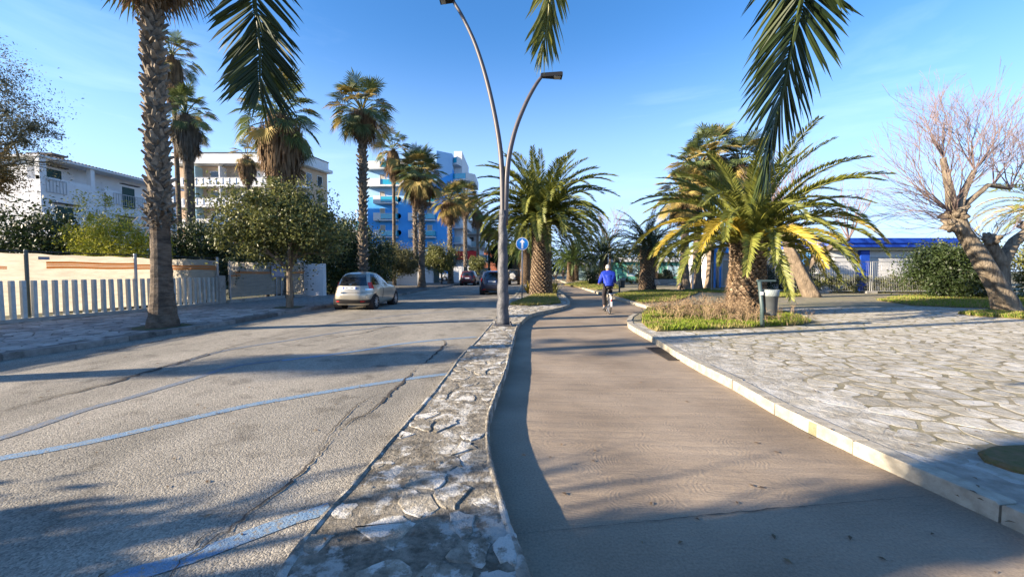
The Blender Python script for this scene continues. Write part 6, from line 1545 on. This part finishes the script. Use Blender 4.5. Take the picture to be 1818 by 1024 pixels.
for a, b, r_ in [((0,.40,.30),(0,.27,.82),.016), ((0,.27,.80),(0,.93,.88),.016), ((0,.40,.30),(0,.95,.78),.018), ((0,.93,.92),(0,.99,.62),.018), ((.05,0,.345),(.02,.40,.30),.009), ((-.05,0,.345),(-.02,.40,.30),.009), ((.05,0,.345),(0,.28,.78),.008), ((-.05,0,.345),(0,.28,.78),.008), ((.05,.99,.6),(.05,1.08,.345),.011), ((-.05,.99,.6),(-.05,1.08,.345),.011), ((-.06,.99,.62),(.06,.99,.62),.014)]:
    fm.tube([a, b], r_, 8)
bl_(fm, 'frame', 'plastic_dark')
bl_(MB().tube([(0,.27,.80),(0,.25,.93)], .013, 8), 'seat_post', 'chrome')
sd = MB().prism([(-.09,.12),(.09,.12),(.10,.20),(.03,.36),(-.03,.36),(-.10,.20)], .93, .985, .02); bl_(sd, 'saddle', 'black')
mg = MB()
for w0 in (0,):
    A_ = [R(a) for a in range(20, 200, 12)]; b = 0
    for a in A_: mg.v += [(-.032, math.cos(a)*.37, .345+math.sin(a)*.37), (.032, math.cos(a)*.37, .345+math.sin(a)*.37)]
    mg.f = [(2*i, 2*i+1, 2*i+3, 2*i+2) for i in range(len(A_)-1)]
bl_(mg, 'mudguard', 'car_white')
bl_(MB().box((0, -.385, .52), (.05, .02, .07)), 'rear_reflector', 'light_red'); bl_(MB().bx(-.07, .07, -.33, .12, .735, .75), 'carrier', 'chrome')
bl_(MB().tube([(0,.93,.9),(0,.92,1.04),(-.14,.90,1.07),(-.29,.80,1.05)], .012, 8), 'handlebar', 'chrome'); bl_(MB().tube([(0,.92,1.04),(.14,.90,1.07),(.29,.80,1.05)], .012, 8), 'handlebar', 'chrome')
bl_(MB().tube([(.05,.40,.30),(.08,.42,.47)], .01, 6), 'crank', 'chrome'); bl_(MB().tube([(-.05,.40,.30),(-.08,.38,.13)], .01, 6), 'crank', 'chrome')
bl_(MB().box((.13,.42,.47), (.10,.07,.025)), 'pedal', 'black'); bl_(MB().box((-.13,.38,.13), (.10,.07,.025)), 'pedal', 'black')
bl_(MB().lathe([(.09, .035), (.09, .045)], (0,.40,.30), 18, 'x'), 'chainring', 'black'); bl_(MB().tube([(-.04,-.02,.33),(-.13,-.08,.02)], .009, 6), 'kickstand', 'chrome')
J = dict(pelvis=(0,.25,1.04), waist=(0,.28,1.18), chest=(0,.38,1.40), neck=(0,.44,1.53), head0=(0,.47,1.60), head1=(0,.47,1.69), shL=(-.19,.38,1.44), shR=(.19,.38,1.44), elL=(-.265,.50,1.17), elR=(.265,.50,1.17), wrL=(-.27,.76,1.08), wrR=(.27,.76,1.08), haL=(-.27,.82,1.075), haR=(.27,.82,1.075),
         hiL=(-.10,.28,1.0), hiR=(.10,.28,1.0), knL=(-.13,.50,.62), knR=(.13,.62,.86), anL=(-.13,.36,.22), anR=(.13,.38,.56), toL=(-.14,.48,.17), toR=(.14,.50,.52))
def cyc(t, J):
    J = dict(J); J['hem'] = (0,.24,.98); J['collar'] = (0,.43,1.55); J['cuL'] = (-.275,.72,1.10); J['cuR'] = (.275,.72,1.10); J['kL'] = (-.13,.36,.27); J['kR'] = (.13,.38,.61)
    rj = dict(waist=(.20,.17), hem=(.185,.155), chest=(.205,.165), collar=(.085,.085), shL=.105, shR=.105, elL=.080, elR=.080, cuL=.052, cuR=.052)
    shell('jacket', J, ['waist','hem','chest','collar','shL','elL','cuL','shR','elR','cuR'], [('waist','hem'),('waist','chest'),('chest','collar'),('chest','shL'),('shL','elL'),('elL','cuL'),('chest','shR'),('shR','elR'),('elR','cuR')], rj, 'jacket_blue', t)
    rt_ = dict(pelvis=(.15,.13), hiL=.108, hiR=.108, knL=.078, knR=.078, kL=.062, kR=.062)
    shell('trousers', J, ['pelvis','hiL','knL','kL','hiR','knR','kR'], [('pelvis','hiL'),('hiL','knL'),('knL','kL'),('pelvis','hiR'),('hiR','knR'),('knR','kR')], rt_, 'trousers', t)
    for s_ in 'LR':
        a, b = Vector(J['an'+s_]), Vector(J['to'+s_]); mb = MB(); mb.tube([a+Vector((0,-.05,-.02)), a+Vector((0,.0,-.01)), (a+b)/2, b, b+Vector((0,.05,-.005))], [.035,.048,.046,.044,.02], 10)
        link('shoe', mb.mesh('shoe', 'shoe', True), t, world=False)
    hair(t, J)
person('cyclist in a blue padded jacket and dark trousers seen from behind', CX, CY, 0, R(-4), J, cyc)
def stand(t, J, top='trousers', leg='trousers', hm='black', hl=.10):
    J = dict(J); J['hem'] = (0,0,.80); J['collar'] = (0,.0,1.47)
    shell('coat', J, ['waist','hem','chest','collar','shL','elL','wrL','shR','elR','wrR'], [('waist','hem'),('waist','chest'),('chest','collar'),('chest','shL'),('shL','elL'),('elL','wrL'),('chest','shR'),('shR','elR'),('elR','wrR')], dict(waist=(.17,.14), hem=(.20,.16), chest=(.18,.14), collar=.075, shL=.09, shR=.09, elL=.065, elR=.065, wrL=.05, wrR=.05), top, t)
    shell('leggings', J, ['pelvis','hiL','knL','anL','hiR','knR','anR'], [('pelvis','hiL'),('hiL','knL'),('knL','anL'),('pelvis','hiR'),('hiR','knR'),('knR','anR')], dict(pelvis=(.14,.12), hiL=.10, hiR=.10, knL=.07, knR=.07, anL=.055, anR=.055), leg, t)
    for s_ in 'LR':
        a, b = Vector(J['an'+s_]), Vector(J['to'+s_]); mb = MB(); mb.tube([a+Vector((0,-.04,-.03)), a, (a+b)/2, b], [.035,.045,.045,.03], 8); link('shoe', mb.mesh('shoe', 'black', True), t, world=False)
    hair(t, J, hm, hl)
JS = dict(pelvis=(0,0,.95), waist=(0,0,1.10), chest=(0,0,1.33), neck=(0,0,1.46), head0=(0,.01,1.53), head1=(0,.01,1.60), shL=(-.17,0,1.38), shR=(.17,0,1.38), elL=(-.25,-.04,1.10), elR=(.25,.05,1.10), wrL=(-.26,.06,.88), wrR=(.26,.18,.92), haL=(-.26,.08,.82), haR=(.26,.22,.87),
          hiL=(-.09,0,.90), hiR=(.09,0,.90), knL=(-.09,.10,.50), knR=(.09,-.02,.49), anL=(-.09,.16,.09), anR=(.09,-.22,.10), toL=(-.09,.28,.04), toR=(.09,-.10,.04))
person('person in dark clothes with long dark hair walking far off in the plaza', 18.4, 48.5, KH, R(180), JS, stand)
person('person in dark coat walking far along the cycle path', 6.7, 62, .0, R(0), JS, lambda t, J: stand(t, J, 'bin_bag', 'trousers', 'hair_grey', .02))
person('person in black walking beside the far bush on the cycle path', 8.1, 64, .0, R(180), JS, stand)

# small distant things of the promenade
pn = thing('white_planter', 'white round planter far beyond the cyclist', 'planter', (10.6, 52, KH)); MB().lathe([(.30, .1), (.55, .3), (.6, .8), (.5, .95), (.45, .85)], (10.6, 52, 0), 18).build('bowl', 'white_paint', pn, smooth=True)
cb = thing('white_cabinet', 'small white box cabinet far beyond the cyclist', 'cabinet', (11.6, 57, KH)); MB().bx(10.8, 12.2, 56.5, 57.5, KH, 1.1).build('box', 'white_paint', cb); MB().bx(10.6, 12.4, 56.3, 57.7, 1.102, 1.3).build('lid', 'white_paint', cb)
for i, (x, y, h_, lab) in enumerate([(3.4, 60, 3.6, 'small rectangular white sign far along the median')]):
    t = thing('signboard', lab, 'sign', (x-1.6, y, .1)); MB().tube([(x-1.6, y, .1), (x-1.6, y, h_)], .04, 6).build('pole', 'galv', t); MB().bx(x-2.0, x-1.2, y-.06, y-.03, h_-1.6, h_-.2).build('panel', 'sign_white', t)
for i, (x, y, lab) in enumerate([(13.6, 30.5, 'pale garden post near the white roller door'), (19.2, 31.5, 'slim pale post with rail left of the roller door')]):
    t = thing('post', lab, 'post', (x, y, KH)); MB().tube([(x, y, KH), (x, y, 2.2)], .05, 6).build('pole', 'white_paint', t); MB().bx(x-.3, x+.3, y-.03, y+.03, 1.9, 2.0).build('rail', 'white_paint', t)

# leafy tree and its neighbours on the left pavement beside the photographer: they shade the foreground
leafy(-9.4, -.6, KH, 'leafy pavement tree beside the photographer, shading the foreground', [((-9.1, .0, 1.45), (1.6, 1.0, .70)), ((-9.1, -.72, 2.6), (1.2, .42, 1.0)), ((-9.1, -.68, 4.2), (1.0, .28, 1.5)), ((-9.2, -2.1, 1.9), (1.8, 1.25, 1.1)), ((-9.3, -3.6, 2.6), (1.8, 1.8, 1.6))], 60000, .13, 'lf_mid', 150, (1.1, .16, 4, 1.0), shell=.05, rough=.12)
